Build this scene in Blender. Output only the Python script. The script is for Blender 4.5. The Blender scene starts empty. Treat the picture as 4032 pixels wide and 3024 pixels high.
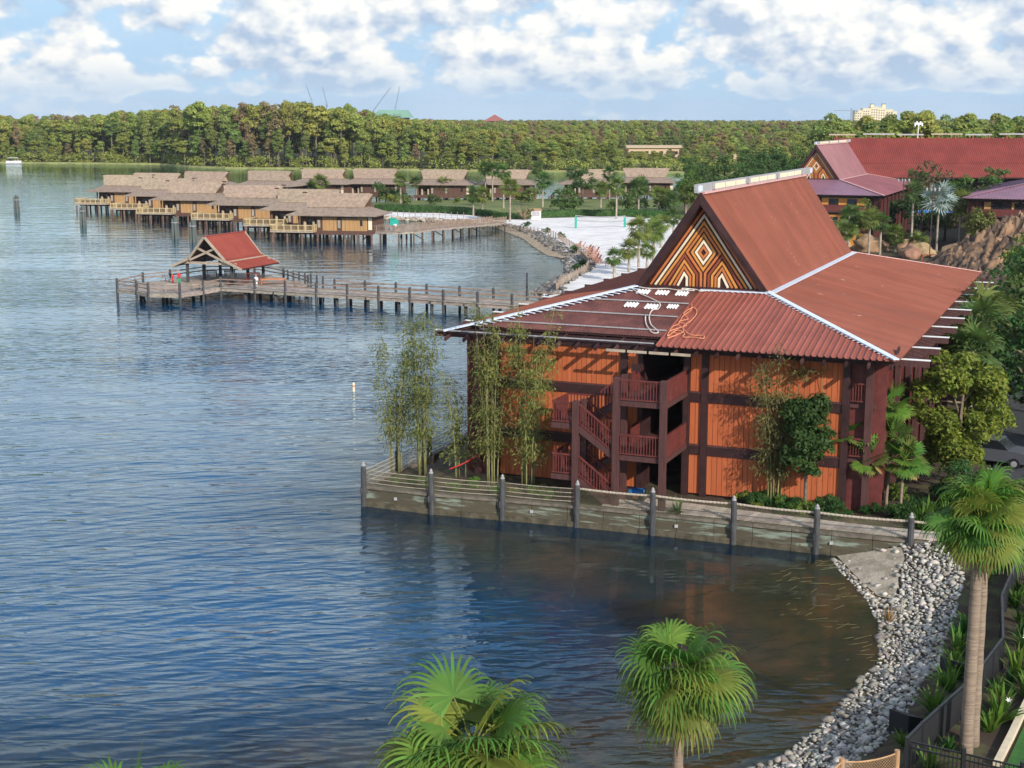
import bpy, bmesh, math, random
import numpy as np
from mathutils import Vector, Matrix, Euler, noise as mnoise
from mathutils.geometry import delaunay_2d_cdt

# ------------------------------------------------------------------ camera
scn = bpy.context.scene
COL = scn.collection
R = math.radians
cam_d = bpy.data.cameras.new('camera')
cam = bpy.data.objects.new('camera', cam_d); COL.objects.link(cam)
cam.location = (0, 0, 22); cam.rotation_euler = (R(90 - 10.573), 0, 0)
cam_d.sensor_width = 36; cam_d.lens = 49.92; cam_d.clip_start = .5; cam_d.clip_end = 30000
scn.camera = cam

# ------------------------------------------------------------------ world: sky and clouds
SUN_AZ, SUN_EL = R(150), R(27)          # azimuth clockwise from +Y
world = bpy.data.worlds.new('World'); scn.world = world; world.use_nodes = True
WT = world.node_tree; WT.nodes.clear()
def nd(t, kind, ins=None, **kw):
    n = t.nodes.new(kind)
    for k, v in kw.items(): setattr(n, k, v)
    for k, v in (ins or {}).items():
        if hasattr(v, 'is_linked'): t.links.new(v, n.inputs[k])
        else: n.inputs[k].default_value = v
    return n
def mth(t, op, a, b=0.0, c=0.0, clamp=False):
    n = t.nodes.new('ShaderNodeMath'); n.operation = op; n.use_clamp = clamp
    for i, v in enumerate((a, b, c)):
        if hasattr(v, 'is_linked'): t.links.new(v, n.inputs[i])
        else: n.inputs[i].default_value = v
    return n.outputs[0]
def vmth(t, op, a, b=(0, 0, 0)):
    n = t.nodes.new('ShaderNodeVectorMath'); n.operation = op
    for i, v in enumerate((a, b)):
        if hasattr(v, 'is_linked'): t.links.new(v, n.inputs[i])
        else: n.inputs[i].default_value = v
    return n.outputs[0]
def sstep(t, x, lo, hi):
    n = t.nodes.new('ShaderNodeMapRange'); n.interpolation_type = 'SMOOTHSTEP'
    t.links.new(x, n.inputs[0]); n.inputs[1].default_value = lo; n.inputs[2].default_value = hi
    return n.outputs[0]
def mixc(t, f, a, b):
    n = t.nodes.new('ShaderNodeMix'); n.data_type = 'RGBA'
    for i, v in ((0, f), (6, a), (7, b)):
        if hasattr(v, 'is_linked'): t.links.new(v, n.inputs[i])
        else: n.inputs[i].default_value = v if i == 0 else (tuple(v) + (1,))[:4]
    return n.outputs[2]
def cloud_density(P, big, small):
    """density of cumulus along a view direction P"""
    n1 = nd(WT, 'ShaderNodeTexNoise', {'Vector': P, 'Scale': big, 'Detail': 2.0, 'Roughness': .5}).outputs[0]
    n2 = nd(WT, 'ShaderNodeTexNoise', {'Vector': P, 'Scale': small, 'Detail': 6.0, 'Roughness': .56, 'Distortion': .35}).outputs[0]
    v1 = nd(WT, 'ShaderNodeTexVoronoi', {'Vector': P, 'Scale': small * 1.5, 'Detail': 2.0, 'Roughness': .45, 'Lacunarity': 2.3}, feature='F1').outputs[0]
    d = mth(WT, 'MULTIPLY_ADD', n1, 1.0, mth(WT, 'MULTIPLY', n2, .50))
    return mth(WT, 'MULTIPLY_ADD', v1, -.30, d)
tc = nd(WT, 'ShaderNodeTexCoord').outputs['Generated']
xyz = nd(WT, 'ShaderNodeSeparateXYZ', {0: tc})
elev = mth(WT, 'ABSOLUTE', xyz.outputs[2])
# heights are stretched near the horizon, where the cumulus stand in ranks behind one another
zz = mth(WT, 'MULTIPLY_ADD', mth(WT, 'LOGARITHM', mth(WT, 'ADD', elev, .045), 2.718), .075, mth(WT, 'MULTIPLY', elev, .8))
comb = nd(WT, 'ShaderNodeCombineXYZ', {0: xyz.outputs[0], 1: xyz.outputs[1], 2: zz}).outputs[0]
P0 = vmth(WT, 'ADD', comb, (3.17, 1.3, .42))
P1 = vmth(WT, 'ADD', P0, (.008, -.006, .013))
d0 = cloud_density(P0, 8.0, 24.0); d1_ = cloud_density(P1, 8.0, 24.0)
# cumulus bases lie at one level; below it only small far clouds, pale in the haze
wav = mth(WT, 'MULTIPLY_ADD', nd(WT, 'ShaderNodeTexNoise', {'Vector': xyz.outputs[0], 'Scale': 6.0, 'Detail': 1.0}, noise_dimensions='3D').outputs[0], .016, -.008)
el2 = mth(WT, 'ADD', elev, wav)
th_n = mth(WT, 'MULTIPLY_ADD', sstep(WT, el2, .010, .021), -.37, .66)
# seen along the horizon the cumulus close up into a bank, overhead they stand apart
th_n = mth(WT, 'MULTIPLY_ADD', sstep(WT, elev, .05, .13), -.10, th_n)
th_n = mth(WT, 'MULTIPLY_ADD', sstep(WT, elev, .16, .55), .30, th_n)
dd = mth(WT, 'SUBTRACT', d0, th_n)
mask = sstep(WT, dd, -.02, .13)
mask = mth(WT, 'MULTIPLY', mask, mth(WT, 'MULTIPLY_ADD', sstep(WT, elev, .006, .040), .6, .35))
lit = mth(WT, 'MULTIPLY_ADD', mth(WT, 'SUBTRACT', d0, d1_), 3.6, .60, clamp=True)
under = mth(WT, 'SUBTRACT', 1.0, sstep(WT, el2, .010, .050))
lit = mth(WT, 'MULTIPLY_ADD', mth(WT, 'MULTIPLY', sstep(WT, dd, .02, .30), under), -.55, lit, clamp=True)
ccol = mixc(WT, lit, (.33, .42, .55), (.77, .755, .71))
# a thin veil of high cloud
veil = nd(WT, 'ShaderNodeTexNoise', {'Vector': comb, 'Scale': 5.0, 'Detail': 4.0, 'Roughness': .6}).outputs[0]
veil = mth(WT, 'MULTIPLY', sstep(WT, veil, .38, .70), mth(WT, 'MULTIPLY_ADD', sstep(WT, elev, .15, .5), -.35, .45))
SKY_STRENGTH = .150
sky = nd(WT, 'ShaderNodeTexSky', sky_type='NISHITA', sun_disc=False, sun_elevation=SUN_EL, sun_rotation=SUN_AZ,
         altitude=30, air_density=1.0, dust_density=.3, ozone_density=1.2)
skyc = vmth(WT, 'MULTIPLY', sky.outputs[0], (SKY_STRENGTH * .80, SKY_STRENGTH * 1.0, SKY_STRENGTH * 1.18))
# blue distance haze low over the horizon, the same all the way round
low = mth(WT, 'MULTIPLY', mth(WT, 'SUBTRACT', 1.0, sstep(WT, elev, .04, .30)), .95)
c0 = mixc(WT, low, skyc, (.30, .44, .61))
c1 = mixc(WT, veil, c0, (.50, .61, .72))
c2 = mixc(WT, mask, c1, ccol)
bg = nd(WT, 'ShaderNodeBackground', {'Color': c2, 'Strength': 1.0})
WT.links.new(bg.outputs[0], nd(WT, 'ShaderNodeOutputWorld').inputs[0])
world.cycles.sampling_method = 'NONE'

# ------------------------------------------------------------------ sun
sd = bpy.data.lights.new('sun', 'SUN'); sd.energy = 3.5; sd.angle = R(.6); sd.color = (1.0, .91, .79)
sun = bpy.data.objects.new('sun', sd); COL.objects.link(sun)
S_DIR = Vector((math.sin(SUN_AZ) * math.cos(SUN_EL), math.cos(SUN_AZ) * math.cos(SUN_EL), math.sin(SUN_EL)))
sun.rotation_euler = S_DIR.to_track_quat('Z', 'Y').to_euler(); sun.location = S_DIR * 200

# ------------------------------------------------------------------ exposure
scn.view_settings.view_transform = 'Standard'; scn.view_settings.look = 'None'
scn.view_settings.exposure = 0.52; scn.view_settings.gamma = 1.0; scn.view_settings.use_curve_mapping = False
scn.render.engine = 'CYCLES'
scn.cycles.use_denoising = True; scn.cycles.denoiser = 'OPENIMAGEDENOISE'
scn.cycles.max_bounces = 5; scn.cycles.diffuse_bounces = 2; scn.cycles.glossy_bounces = 3
scn.cycles.transparent_max_bounces = 12; scn.cycles.caustics_reflective = False; scn.cycles.caustics_refractive = False

# ------------------------------------------------------------------ helpers
random.seed(7); rng = np.random.default_rng(7)
def tag(o, label=None, cat=None, group=None, kind=None):
    if label: o['label'] = label
    if cat: o['category'] = cat
    if group: o['group'] = group
    if kind: o['kind'] = kind
    return o
def empty(name, loc=(0, 0, 0), rz=0.0, parent=None):
    o = bpy.data.objects.new(name, None); COL.objects.link(o); o.location = loc; o.rotation_euler = (0, 0, rz)
    o.empty_display_size = .2
    if parent: o.parent = parent
    return o
def link(name, me, parent=None, loc=(0, 0, 0), rot=(0, 0, 0), sc=None):
    o = bpy.data.objects.new(name, me); COL.objects.link(o)
    o.location = loc; o.rotation_euler = rot
    if sc is not None: o.scale = sc if hasattr(sc, '__len__') else (sc, sc, sc)
    if parent: o.parent = parent
    return o
def kids(o): return [c for c in bpy.data.objects if c.parent is o]
def copy_tree(o, loc=None, rz=None, sc=None):
    c = o.copy(); COL.objects.link(c)
    if loc is not None: c.location = loc
    if rz is not None: c.rotation_euler[2] = rz
    if sc is not None: c.scale = (sc, sc, sc)
    for ch in o.children:
        d = ch.copy(); COL.objects.link(d); d.parent = c
        for g in ch.children:
            e = g.copy(); COL.objects.link(e); e.parent = d
    return c
def mset(me, mats):
    for m in (mats if isinstance(mats, (list, tuple)) else [mats]): me.materials.append(m)
def np_mesh(name, V, F, mats, mi=None, smooth=False):
    """V (n,3), F (m,3 or 4) numpy"""
    V = np.asarray(V, np.float32); F = np.asarray(F, np.int32)
    me = bpy.data.meshes.new(name); k = F.shape[1]
    me.vertices.add(len(V)); me.vertices.foreach_set('co', V.ravel())
    me.loops.add(F.size); me.loops.foreach_set('vertex_index', F.ravel())
    me.polygons.add(len(F)); me.polygons.foreach_set('loop_start', np.arange(0, F.size, k, dtype=np.int32))
    me.polygons.foreach_set('loop_total', np.full(len(F), k, np.int32))
    if mi is not None: me.polygons.foreach_set('material_index', np.asarray(mi, np.int32))
    if smooth: me.polygons.foreach_set('use_smooth', np.ones(len(F), bool))
    mset(me, mats); me.update(calc_edges=True); me.validate()
    return me
class MB:
    def __init__(s): s.v = []; s.f = []; s.m = []
    def add(s, vs, fs, mi=0):
        b = len(s.v); s.v += [tuple(v) for v in vs]; s.f += [tuple(i + b for i in f) for f in fs]; s.m += [mi] * len(fs); return s
    def box(s, x0, x1, y0, y1, z0, z1, mi=0):
        return s.add([(x0, y0, z0), (x1, y0, z0), (x1, y1, z0), (x0, y1, z0), (x0, y0, z1), (x1, y0, z1), (x1, y1, z1), (x0, y1, z1)],
                     [(0, 3, 2, 1), (4, 5, 6, 7), (0, 1, 5, 4), (1, 2, 6, 5), (2, 3, 7, 6), (3, 0, 4, 7)], mi)
    def beam(s, p, q, w, h, mi=0, up=(0, 0, 1)):
        p, q = Vector(p), Vector(q); d = (q - p).normalized(); up = Vector(up)
        if abs(d.dot(up)) > .99: up = Vector((0, 1, 0))
        r = d.cross(up).normalized() * (w / 2); u = r.normalized().cross(d) * (h / 2)
        vs = [p - r - u, p + r - u, p + r + u, p - r + u, q - r - u, q + r - u, q + r + u, q - r + u]
        return s.add(vs, [(0, 1, 2, 3), (7, 6, 5, 4), (0, 4, 5, 1), (1, 5, 6, 2), (2, 6, 7, 3), (3, 7, 4, 0)], mi)
    def tube(s, pts, rad, n=8, mi=0, cap=True):
        pts = [Vector(p) for p in pts]; rad = rad if hasattr(rad, '__len__') else [rad] * len(pts)
        vs = []; a = None
        for i, p in enumerate(pts):
            d = (pts[min(i + 1, len(pts) - 1)] - pts[max(i - 1, 0)]).normalized()
            if a is None: a = d.orthogonal().normalized()
            a = (a - d * a.dot(d)).normalized(); b = d.cross(a)
            vs += [p + (a * math.cos(t) + b * math.sin(t)) * rad[i] for t in [2 * math.pi * k / n for k in range(n)]]
        fs = [(i * n + k, i * n + (k + 1) % n, (i + 1) * n + (k + 1) % n, (i + 1) * n + k) for i in range(len(pts) - 1) for k in range(n)]
        if cap: fs += [tuple(range(n - 1, -1, -1)), tuple((len(pts) - 1) * n + k for k in range(n))]
        return s.add(vs, fs, mi)
    def prism(s, poly, d, mi=0):
        """poly: list of 3d points (planar), d: extrusion vector"""
        n = len(poly); d = Vector(d); p = [Vector(v) for v in poly]
        return s.add(p + [v + d for v in p], [tuple(range(n - 1, -1, -1)), tuple(range(n, 2 * n))] + [(i, (i + 1) % n, n + (i + 1) % n, n + i) for i in range(n)], mi)
    def mesh(s, name, mats, smooth=False):
        me = bpy.data.meshes.new(name); me.from_pydata([tuple(v) for v in s.v], [], s.f); mset(me, mats)
        if any(s.m): me.polygons.foreach_set('material_index', s.m)
        if smooth: me.polygons.foreach_set('use_smooth', [True] * len(me.polygons))
        me.update(); return me
    def build(s, name, mats, parent=None, loc=(0, 0, 0), rot=(0, 0, 0), smooth=False, fix=True):
        me = s.mesh(name, mats, smooth)
        if fix:
            bm = bmesh.new(); bm.from_mesh(me); bmesh.ops.recalc_face_normals(bm, faces=bm.faces); bm.to_mesh(me); bm.free()
        return link(name, me, parent, loc, rot)

# ------------------------------------------------------------------ materials
def mat(name, col, rough=.75, var=.18, scale=2.0, col2=None, bump=0.0, bscale=12.0, metal=0.0, spec=.4, stretch=(1, 1, 1),
        objrand=0.0, island=0.0, coords='pos', detail=5.0, contrast=(.3, .7), trans=0.0, streak=None):
    m = bpy.data.materials.new(name); m.use_nodes = True; t = m.node_tree; t.nodes.clear()
    out = nd(t, 'ShaderNodeOutputMaterial'); p = nd(t, 'ShaderNodeBsdfPrincipled', {'Roughness': rough, 'Metallic': metal, 'Specular IOR Level': spec})
    src = nd(t, 'ShaderNodeNewGeometry').outputs['Position'] if coords == 'pos' else nd(t, 'ShaderNodeTexCoord').outputs['Object']
    vec = vmth(t, 'MULTIPLY', src, tuple(1.0 / a for a in stretch))
    n = nd(t, 'ShaderNodeTexNoise', {'Vector': vec, 'Scale': scale, 'Detail': detail, 'Roughness': .62})
    f = sstep(t, n.outputs[0], contrast[0], contrast[1])
    c2 = col2 if col2 else tuple(min(1, c * (1 + var)) for c in col)
    c1 = col if col2 else tuple(c * (1 - var) for c in col)
    c = mixc(t, f, c1, c2)
    if objrand:
        r = nd(t, 'ShaderNodeObjectInfo').outputs['Random']
        h = nd(t, 'ShaderNodeHueSaturation', {'Hue': mth(t, 'MULTIPLY_ADD', r, objrand * .16, .5 - objrand * .08), 'Saturation': 1.0,
               'Value': mth(t, 'MULTIPLY_ADD', mth(t, 'FRACT', mth(t, 'MULTIPLY', r, 7.31)), objrand, 1 - objrand / 2), 'Color': c}); c = h.outputs[0]
    if island:
        r = nd(t, 'ShaderNodeNewGeometry').outputs['Random Per Island']
        h = nd(t, 'ShaderNodeHueSaturation', {'Hue': mth(t, 'MULTIPLY_ADD', mth(t, 'FRACT', mth(t, 'MULTIPLY', r, 3.7)), island * .08, .5 - island * .04),
               'Value': mth(t, 'MULTIPLY_ADD', r, island, 1 - island / 2), 'Color': c}); c = h.outputs[0]
    if streak:   # pale scratches in the paint, running down the sheets
        sv = vmth(t, 'MULTIPLY', nd(t, 'ShaderNodeTexCoord').outputs['Object'], tuple(1 / a for a in streak))
        s1 = nd(t, 'ShaderNodeTexNoise', {'Vector': sv, 'Scale': 1.0, 'Detail': 2.0}).outputs[0]; s2 = nd(t, 'ShaderNodeTexNoise', {'Vector': nd(t, 'ShaderNodeTexCoord').outputs['Object'], 'Scale': .22, 'Detail': 2.0}).outputs[0]
        c = mixc(t, mth(t, 'MULTIPLY', mth(t, 'MULTIPLY', sstep(t, s1, .69, .74), sstep(t, s2, .50, .60)), .75), c, (.62, .42, .38))
    t.links.new(c, p.inputs['Base Color'])
    if bump:
        bn = nd(t, 'ShaderNodeTexNoise', {'Vector': vec, 'Scale': bscale, 'Detail': 4.0})
        b = nd(t, 'ShaderNodeBump', {'Height': bn.outputs[0], 'Strength': bump, 'Distance': .05}); t.links.new(b.outputs[0], p.inputs['Normal'])
    sh = p.outputs[0]
    if trans:
        tr = nd(t, 'ShaderNodeBsdfTranslucent', {'Color': vmth(t, 'MULTIPLY', c, (1.15, 1.25, .7))})
        ms = nd(t, 'ShaderNodeMixShader', {0: trans, 1: sh, 2: tr.outputs[0]}); sh = ms.outputs[0]
    t.links.new(sh, out.inputs[0]); return m
ORANGES = [mat('orange_board_%d' % i, c, .7, .08, 1.2, stretch=(.12, .12, 2.5), bump=.15, bscale=9) for i, c in
           enumerate([(.455, .118, .040), (.425, .108, .038), (.48, .130, .046)])]
TIMBER = mat('dark_timber', (.036, .0135, .014), .62, .3, 2.0, stretch=(1, 1, 1), bump=.1)
STAIRRED = mat('stair_redwood', (.125, .029, .025), .6, .25, 3.0, bump=.1)
POSTBROWN = mat('post_brown', (.080, .033, .031), .7, .22, 2.0, stretch=(.2, .2, 2), bump=.15)
DARKIN = mat('interior_shade', (.012, .009, .009), .8, .2)  # near-black puts the shade deep in the corridor into the colour
REDROOF = mat('red_metal_roof', (.258, .087, .056), .6, .09, .35, metal=.0, spec=.18, streak=(4.0, .10, .10), stretch=(1, 1, 1), bump=.03)
REDROOF2 = mat('red_metal_roof_front', (.290, .090, .064), .55, .10, .5, spec=.2, bump=.03, streak=(.10, 4.0, .10))
REDS = [REDROOF] + [mat('red_metal_roof_%d' % i, c, .6, .09, .35, spec=.18, streak=(4.0, .10, .10)) for i, c in enumerate([(.240, .082, .054), (.275, .091, .058), (.250, .080, .050)])]
REDF = [REDROOF2] + [mat('red_front_sheet_%d' % i, c, .55, .1, .5, spec=.2, streak=(.10, 4.0, .10)) for i, c in enumerate([(.270, .084, .060), (.310, .099, .072)])]
OLDROOF = mat('old_brown_roof', (.140, .050, .040), .7, .35, .8, bump=.05)
PURPLE = mat('plum_metal_roof', (.235, .085, .098), .5, .14, .25, bump=.03)
PURPLE2 = mat('lilac_metal_roof', (.235, .120, .165), .45, .14, .3, bump=.03)
FLASH = mat('zinc_flashing', (.62, .70, .80), .4, .10, 4.0, spec=.5)
FLASHPINK = mat('pink_flashing', (.62, .36, .34), .5, .15, 3.0)
CREAM = mat('cream_paint', (.78, .68, .50), .6, .08, 3)
GOLD = mat('gold_paint', (.60, .26, .055), .6, .1, 3)
ORPAINT = mat('orange_paint', (.52, .17, .05), .6, .1, 3)
RUST = mat('rust_paint', (.26, .062, .030), .6, .1, 3)
GABLEDARK = mat('gable_dark', (.045, .010, .011), .6, .2, 3)
WHITEP = mat('white_paint', (.80, .80, .78), .5, .06, 3)
GREYWOOD = mat('weathered_wood', (.33, .28, .235), .85, .3, 1.5, stretch=(1, 1, .3), bump=.2, objrand=.3)
GREYWOOD2 = mat('weathered_rail', (.27, .20, .155), .85, .25, 1.5, bump=.2)
PILEDARK = mat('pile_dark', (.060, .062, .066), .8, .35, 2.5, stretch=(.3, .3, 1.5), bump=.25)
ROPE = mat('rope', (.42, .36, .28), .9, .3, 14.0, bump=.5, bscale=30)
SEAWALL = mat('seawall_concrete', (.085, .074, .048), .85, .3, 1.1, col2=(.24, .29, .235), stretch=(2.6, 2.6, .35), contrast=(.47, .62), bump=.3)
SEAWALL3 = mat('seawall_footing', (.050, .046, .028), .85, .35, 1.6, col2=(.13, .11, .075), bump=.3)
SEAWALL2 = mat('seawall_cap', (.155, .135, .105), .9, .35, 2.2, bump=.3)
GLASSD = mat('window_glass', (.015, .018, .022), .12, .1, spec=.6)
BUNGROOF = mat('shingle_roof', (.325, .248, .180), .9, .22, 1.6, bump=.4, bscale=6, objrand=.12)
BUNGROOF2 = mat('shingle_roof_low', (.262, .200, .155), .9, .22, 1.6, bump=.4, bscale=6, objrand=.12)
BUNGWALL = mat('bungalow_tan', (.45, .265, .115), .75, .14, 1.0, stretch=(.3, .3, 3))
BUNGBROWN = mat('bungalow_brown', (.110, .058, .042), .75, .15, 1.0, stretch=(.3, .3, 3))
BUNGRAIL = mat('bungalow_rail', (.66, .52, .28), .7, .08)
BUNGRAIL2 = mat('pavilion_trim', (.40, .33, .25), .75, .15, 2)
BAMBOOMESH = mat('rail_infill', (.36, .28, .15), .8, .25, 6)
METALGREY = mat('grey_metal', (.35, .35, .36), .45, .15, 4, spec=.5)
BLACKMETAL = mat('black_metal', (.012, .013, .016), .4, .15, 4, spec=.5)
BLACKPANEL = mat('black_panel', (.018, .018, .021), .6, .2, 2)
BARK = mat('bark', (.17, .125, .09), .9, .3, 4, bump=.5, bscale=10, objrand=.2)
PALMBARK = mat('palm_bark', (.255, .195, .145), .9, .22, 3.5, stretch=(3, 3, .22), bump=.7, bscale=8, detail=3)
PALMTHATCH = mat('palm_thatch', (.235, .150, .075), .95, .35, 8, bump=.4)
def leafm(name, c, objr=.2, isl=.5, trans=.36, rough=.6):
    return mat(name, c, rough, .25, .6, objrand=objr, island=isl, trans=trans, spec=.25)
L_WASH = [leafm('fan_leaf_bright', (.135, .250, .040), .1, .45), leafm('fan_leaf_mid', (.095, .210, .036), .1, .45), leafm('fan_leaf_olive', (.190, .230, .042), .1, .4)]
L_DRY = leafm('fan_leaf_dry', (.36, .25, .10), .1, .4, .15)
L_SABAL = leafm('sabal_leaf', (.150, .195, .050), .25, .5)
L_SABALD = leafm('sabal_leaf_dark', (.085, .150, .042), .25, .5)
L_SILVER = leafm('silver_leaf', (.30, .38, .36), .1, .3, .15)
L_GREEN = leafm('broad_leaf_green', (.110, .190, .036), .3, .6)
L_DARK = leafm('broad_leaf_dark', (.050, .115, .030), .2, .6)
L_YELLOW = leafm('broad_leaf_yellow', (.195, .230, .036), .15, .7)
L_BAMBOO = leafm('bamboo_leaf', (.180, .215, .058), .2, .6)
L_FOREST = [leafm('forest_leaf_%d' % i, c, .30, .45, .42) for i, c in enumerate([(.300, .350, .092), (.245, .310, .092), (.350, .375, .095), (.33, .25, .135)])]
L_HEDGE = leafm('hedge_leaf', (.042, .110, .026), .1, .6, .2)
BARKF = mat('forest_bark', (.20, .165, .13), .9, .3, 2, objrand=.3)

# ------------------------------------------------------------------ the setting: land, lake, beach, lawn, road
# shoreline of the near land; flag of each edge: w = sea wall, r = stony slope, b = beach
SHORE = [(-80, 30, 'r'), (-12, 38, 'r'), (2, 42.0, 'r'), (6.5, 43.6, 'r'), (9.7, 46.2, 'r'), (10.6, 47.3, 'r'), (11.8, 48.9, 'r'), (13.2, 51.1, 'r'), (14.4, 53.5, 'r'),
         (15.3, 54.6, 'r'), (15.9, 56.4, 'r'), (16.7, 59.7, 'r'), (17.0, 62.9, 'r'), (16.9, 65.4, 'r'), (16.7, 67.2, 'r'), (16.6, 69.95, 'w'), (15.68, 70.4, 'w'),
         (11.69, 72.2, 'w'), (7.6, 73.8, 'w'), (3.59, 75.4, 'w'), (-.49, 76.8, 'w'), (-4.49, 77.95, 'w'), (-8.35, 79.6, 'w'), (-5.3, 87, 'w'), (-3.3, 93, 'w'), (-1, 102, 'w'), (1.5, 120, 'w'), (3, 145, 'b'), (4.2, 165, 'b'),
         (2.8, 183, 'b'), (4.7, 191, 'b'), (6.4, 199, 'b'), (7.8, 205, 'b'), (8.4, 215.5, 'b'), (7.9, 227, 'b'), (5.7, 232, 'b'), (3.8, 247, 'b'), (1.9, 266, 'b'), (-2.2, 286, 'b'), (-6.3, 302, 'b'),
         (-11, 306, 'b'), (-16.3, 309, 'b'), (-29.5, 318, 'b'), (-38, 324, 'b'), (-46, 338, 'b'), (-45, 366, 'b'), (-20, 386, 'b'), (10, 390, 'b'), (40, 388, 'b'), (50, 405, 'b'), (72, 470, 'b'), (95, 600, 'b'),
         (900, 600, 'b'), (900, 10, 'b'), (-80, 10, 'r')]
SP = np.array([(a, b) for a, b, _ in SHORE], float); SF = np.array([{'w': 0, 'r': 1, 'b': 2}[f] for *_, f in SHORE])
def sdf(P, S=SP, flags=None):
    """signed distance to a closed polygon, positive inside; optionally the flag of the nearest edge"""
    P = np.asarray(P, float); best = np.full(len(P), 1e18); fl = np.zeros(len(P), int); ins = np.zeros(len(P), bool); n = len(S)
    for i in range(n):
        a, b = S[i], S[(i + 1) % n]; ab = b - a; t = np.clip(((P - a) @ ab) / (ab @ ab), 0, 1)
        q = P - a - t[:, None] * ab; d = (q * q).sum(1); k = d < best; best[k] = d[k]
        if flags is not None: fl[k] = flags[i]
        c = ((a[1] > P[:, 1]) != (b[1] > P[:, 1])); 
        if abs(ab[1]) > 1e-9: ins ^= c & (P[:, 0] < a[0] + (P[:, 1] - a[1]) / ab[1] * ab[0])
    d = np.sqrt(best); d[~ins] *= -1
    return (d, fl) if flags is not None else d
def heights(P):
    d, f = sdf(P, SP, SF); up = np.where(f == 0, np.where(d > .05, 1.12, -.6), np.where(f == 1, np.clip(d * .27, 0, 1.12), np.clip(d * .25, 0, .80) + np.clip((d - 12) * .02, 0, .35)))
    P = np.asarray(P); up = up + .10 * np.sin(P[:, 0] * .35) * np.sin(P[:, 1] * .27) * np.clip((d - 3) / 5, 0, 1)
    cv = sdf(P, np.array([(-9, 79.6), (17, 71), (20, 60), (18, 54.5), (11, 56), (1, 60.5), (-7, 70.5)], float)); cv = np.clip((cv + 1.5) / 6, 0, 1)
    dn = np.where(f == 0, -.75 + np.maximum(d, -30) * .05, np.maximum(d, -40) * .085)
    dn = dn * (1 - cv) + cv * np.where(f == 0, -.28, 0) + cv * np.maximum(d, -40) * .026
    return np.where(d > 0, up, np.maximum(dn, -2.4))
def hgt(x, y): return float(heights([(x, y)])[0])
BEACH = [(5.2, 166), (3.4, 183), (5.2, 191), (6.9, 199), (8.3, 205), (8.9, 215.5), (8.4, 227.3), (6.2, 232.4), (4.3, 247), (2.4, 266.2), (-1.8, 286.4), (-5.8, 302.6), (-11, 306.7), (-16.3, 309.8), (-29.3, 318.9),
         (-33, 326), (-31, 332.6), (-17, 326.6), (-9.5, 320.5), (-3.5, 303.6), (5.4, 308.4), (13.6, 311), (24.5, 308.6), (34, 303.5), (45, 292), (46, 240), (40, 190), (30, 160), (20, 134), (8, 134)]
LAWN = [(-31, 335), (-17, 328.6), (-8.5, 322.3), (-1, 309.5), (5.4, 311), (14, 313.5), (26, 311), (35.5, 306), (46.5, 296), (50, 330), (49, 380), (38, 384), (10, 386), (-20, 381), (-38, 366), (-40, 345)]
ROAD = [(28.4, 81.5), (33.4, 79.5), (38.6, 92), (46, 112), (52, 140), (46.5, 142), (39, 116), (33.2, 95)]
def sheet(name, poly, step, mat_, dz=.0, jitter=.0):
    P = np.array(poly, float); x0, y0 = P.min(0); x1, y1 = P.max(0)
    gx, gy = np.meshgrid(np.arange(x0, x1, step), np.arange(y0, y1, step)); G_ = np.c_[gx.ravel(), gy.ravel()]
    G_ = G_[sdf(G_, P) > step * .45]
    B = []
    for i in range(len(P)):
        a, b = P[i], P[(i + 1) % len(P)]; k = max(1, int(np.hypot(*(b - a)) / step))
        for j in range(k): B.append(a + (b - a) * j / k)
    pts = [Vector((a, b)) for a, b in B] + [Vector((a, b)) for a, b in G_]
    v, e, f, *_ = delaunay_2d_cdt(pts, [], [list(range(len(B)))], 1, 1e-4)
    V = np.array([(p.x, p.y) for p in v]); z = heights(V) + dz
    me = np_mesh(name, np.c_[V, z], [t for t in f if len(t) == 3], mat_, smooth=True)
    return tag(link(name, me), kind='structure')
def axis(lo, hi, step): return np.arange(lo, hi + step * .5, step)
def terrain(name, xs, ys, mat_, hole=None):
    X, Y = np.meshgrid(xs, ys); P = np.c_[X.ravel(), Y.ravel()]; z = heights(P)
    for poly, dz in ((BEACH, .14), (LAWN, .14), (ROAD, .14)):
        z -= np.where(sdf(P, np.array(poly, float)) > -.2, dz, 0)
    nx, ny = len(xs), len(ys); i = np.arange(nx * ny).reshape(ny, nx)
    F = np.stack([i[:-1, :-1], i[:-1, 1:], i[1:, 1:], i[1:, :-1]], -1).reshape(-1, 4)
    if hole is not None:
        c = P[F].mean(1); F = F[~((c[:, 0] > hole[0]) & (c[:, 0] < hole[1]) & (c[:, 1] > hole[2]) & (c[:, 1] < hole[3]))]
    return np.c_[P, z], F
GROUND = mat('earth_ground', (.052, .034, .022), .95, .4, .8, col2=(.075, .075, .030), contrast=(.45, .6), bump=.5, bscale=6)
hole = (-12, 33, 39, 84)
V1, F1 = terrain('g', axis(-81, 201, 1.5), axis(25.5, 480, 1.5), None, hole)
V2, F2 = terrain('g', axis(-12, 33, .3), axis(39, 84, .3), None)
BED = mat('lake_bed', (.115, .105, .040), .95, .3, .20, col2=(.26, .155, .058), contrast=(.42, .64), bump=.4, bscale=4)
WEED = (.028, .032, .010)
Vg = np.r_[V1, V2]; Fg = np.r_[F1, F2 + len(V1)]
cz = Vg[Fg][:, :, 2].mean(1)
gm = np_mesh('ground', Vg, Fg, [GROUND, BED], (cz < .02).astype(int), smooth=True)
tag(link('ground', gm), kind='structure')
SAND = mat('white_sand', (.72, .70, .67), .95, .12, .35, bump=.6, bscale=2.5)
sheet('beach', BEACH, 3.0, SAND, .0)
LAWNM = mat('lawn_grass', (.135, .165, .045), .95, .25, .25, bump=.3, bscale=20)
sheet('lawn', LAWN, 4.0, LAWNM, .05)
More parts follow.
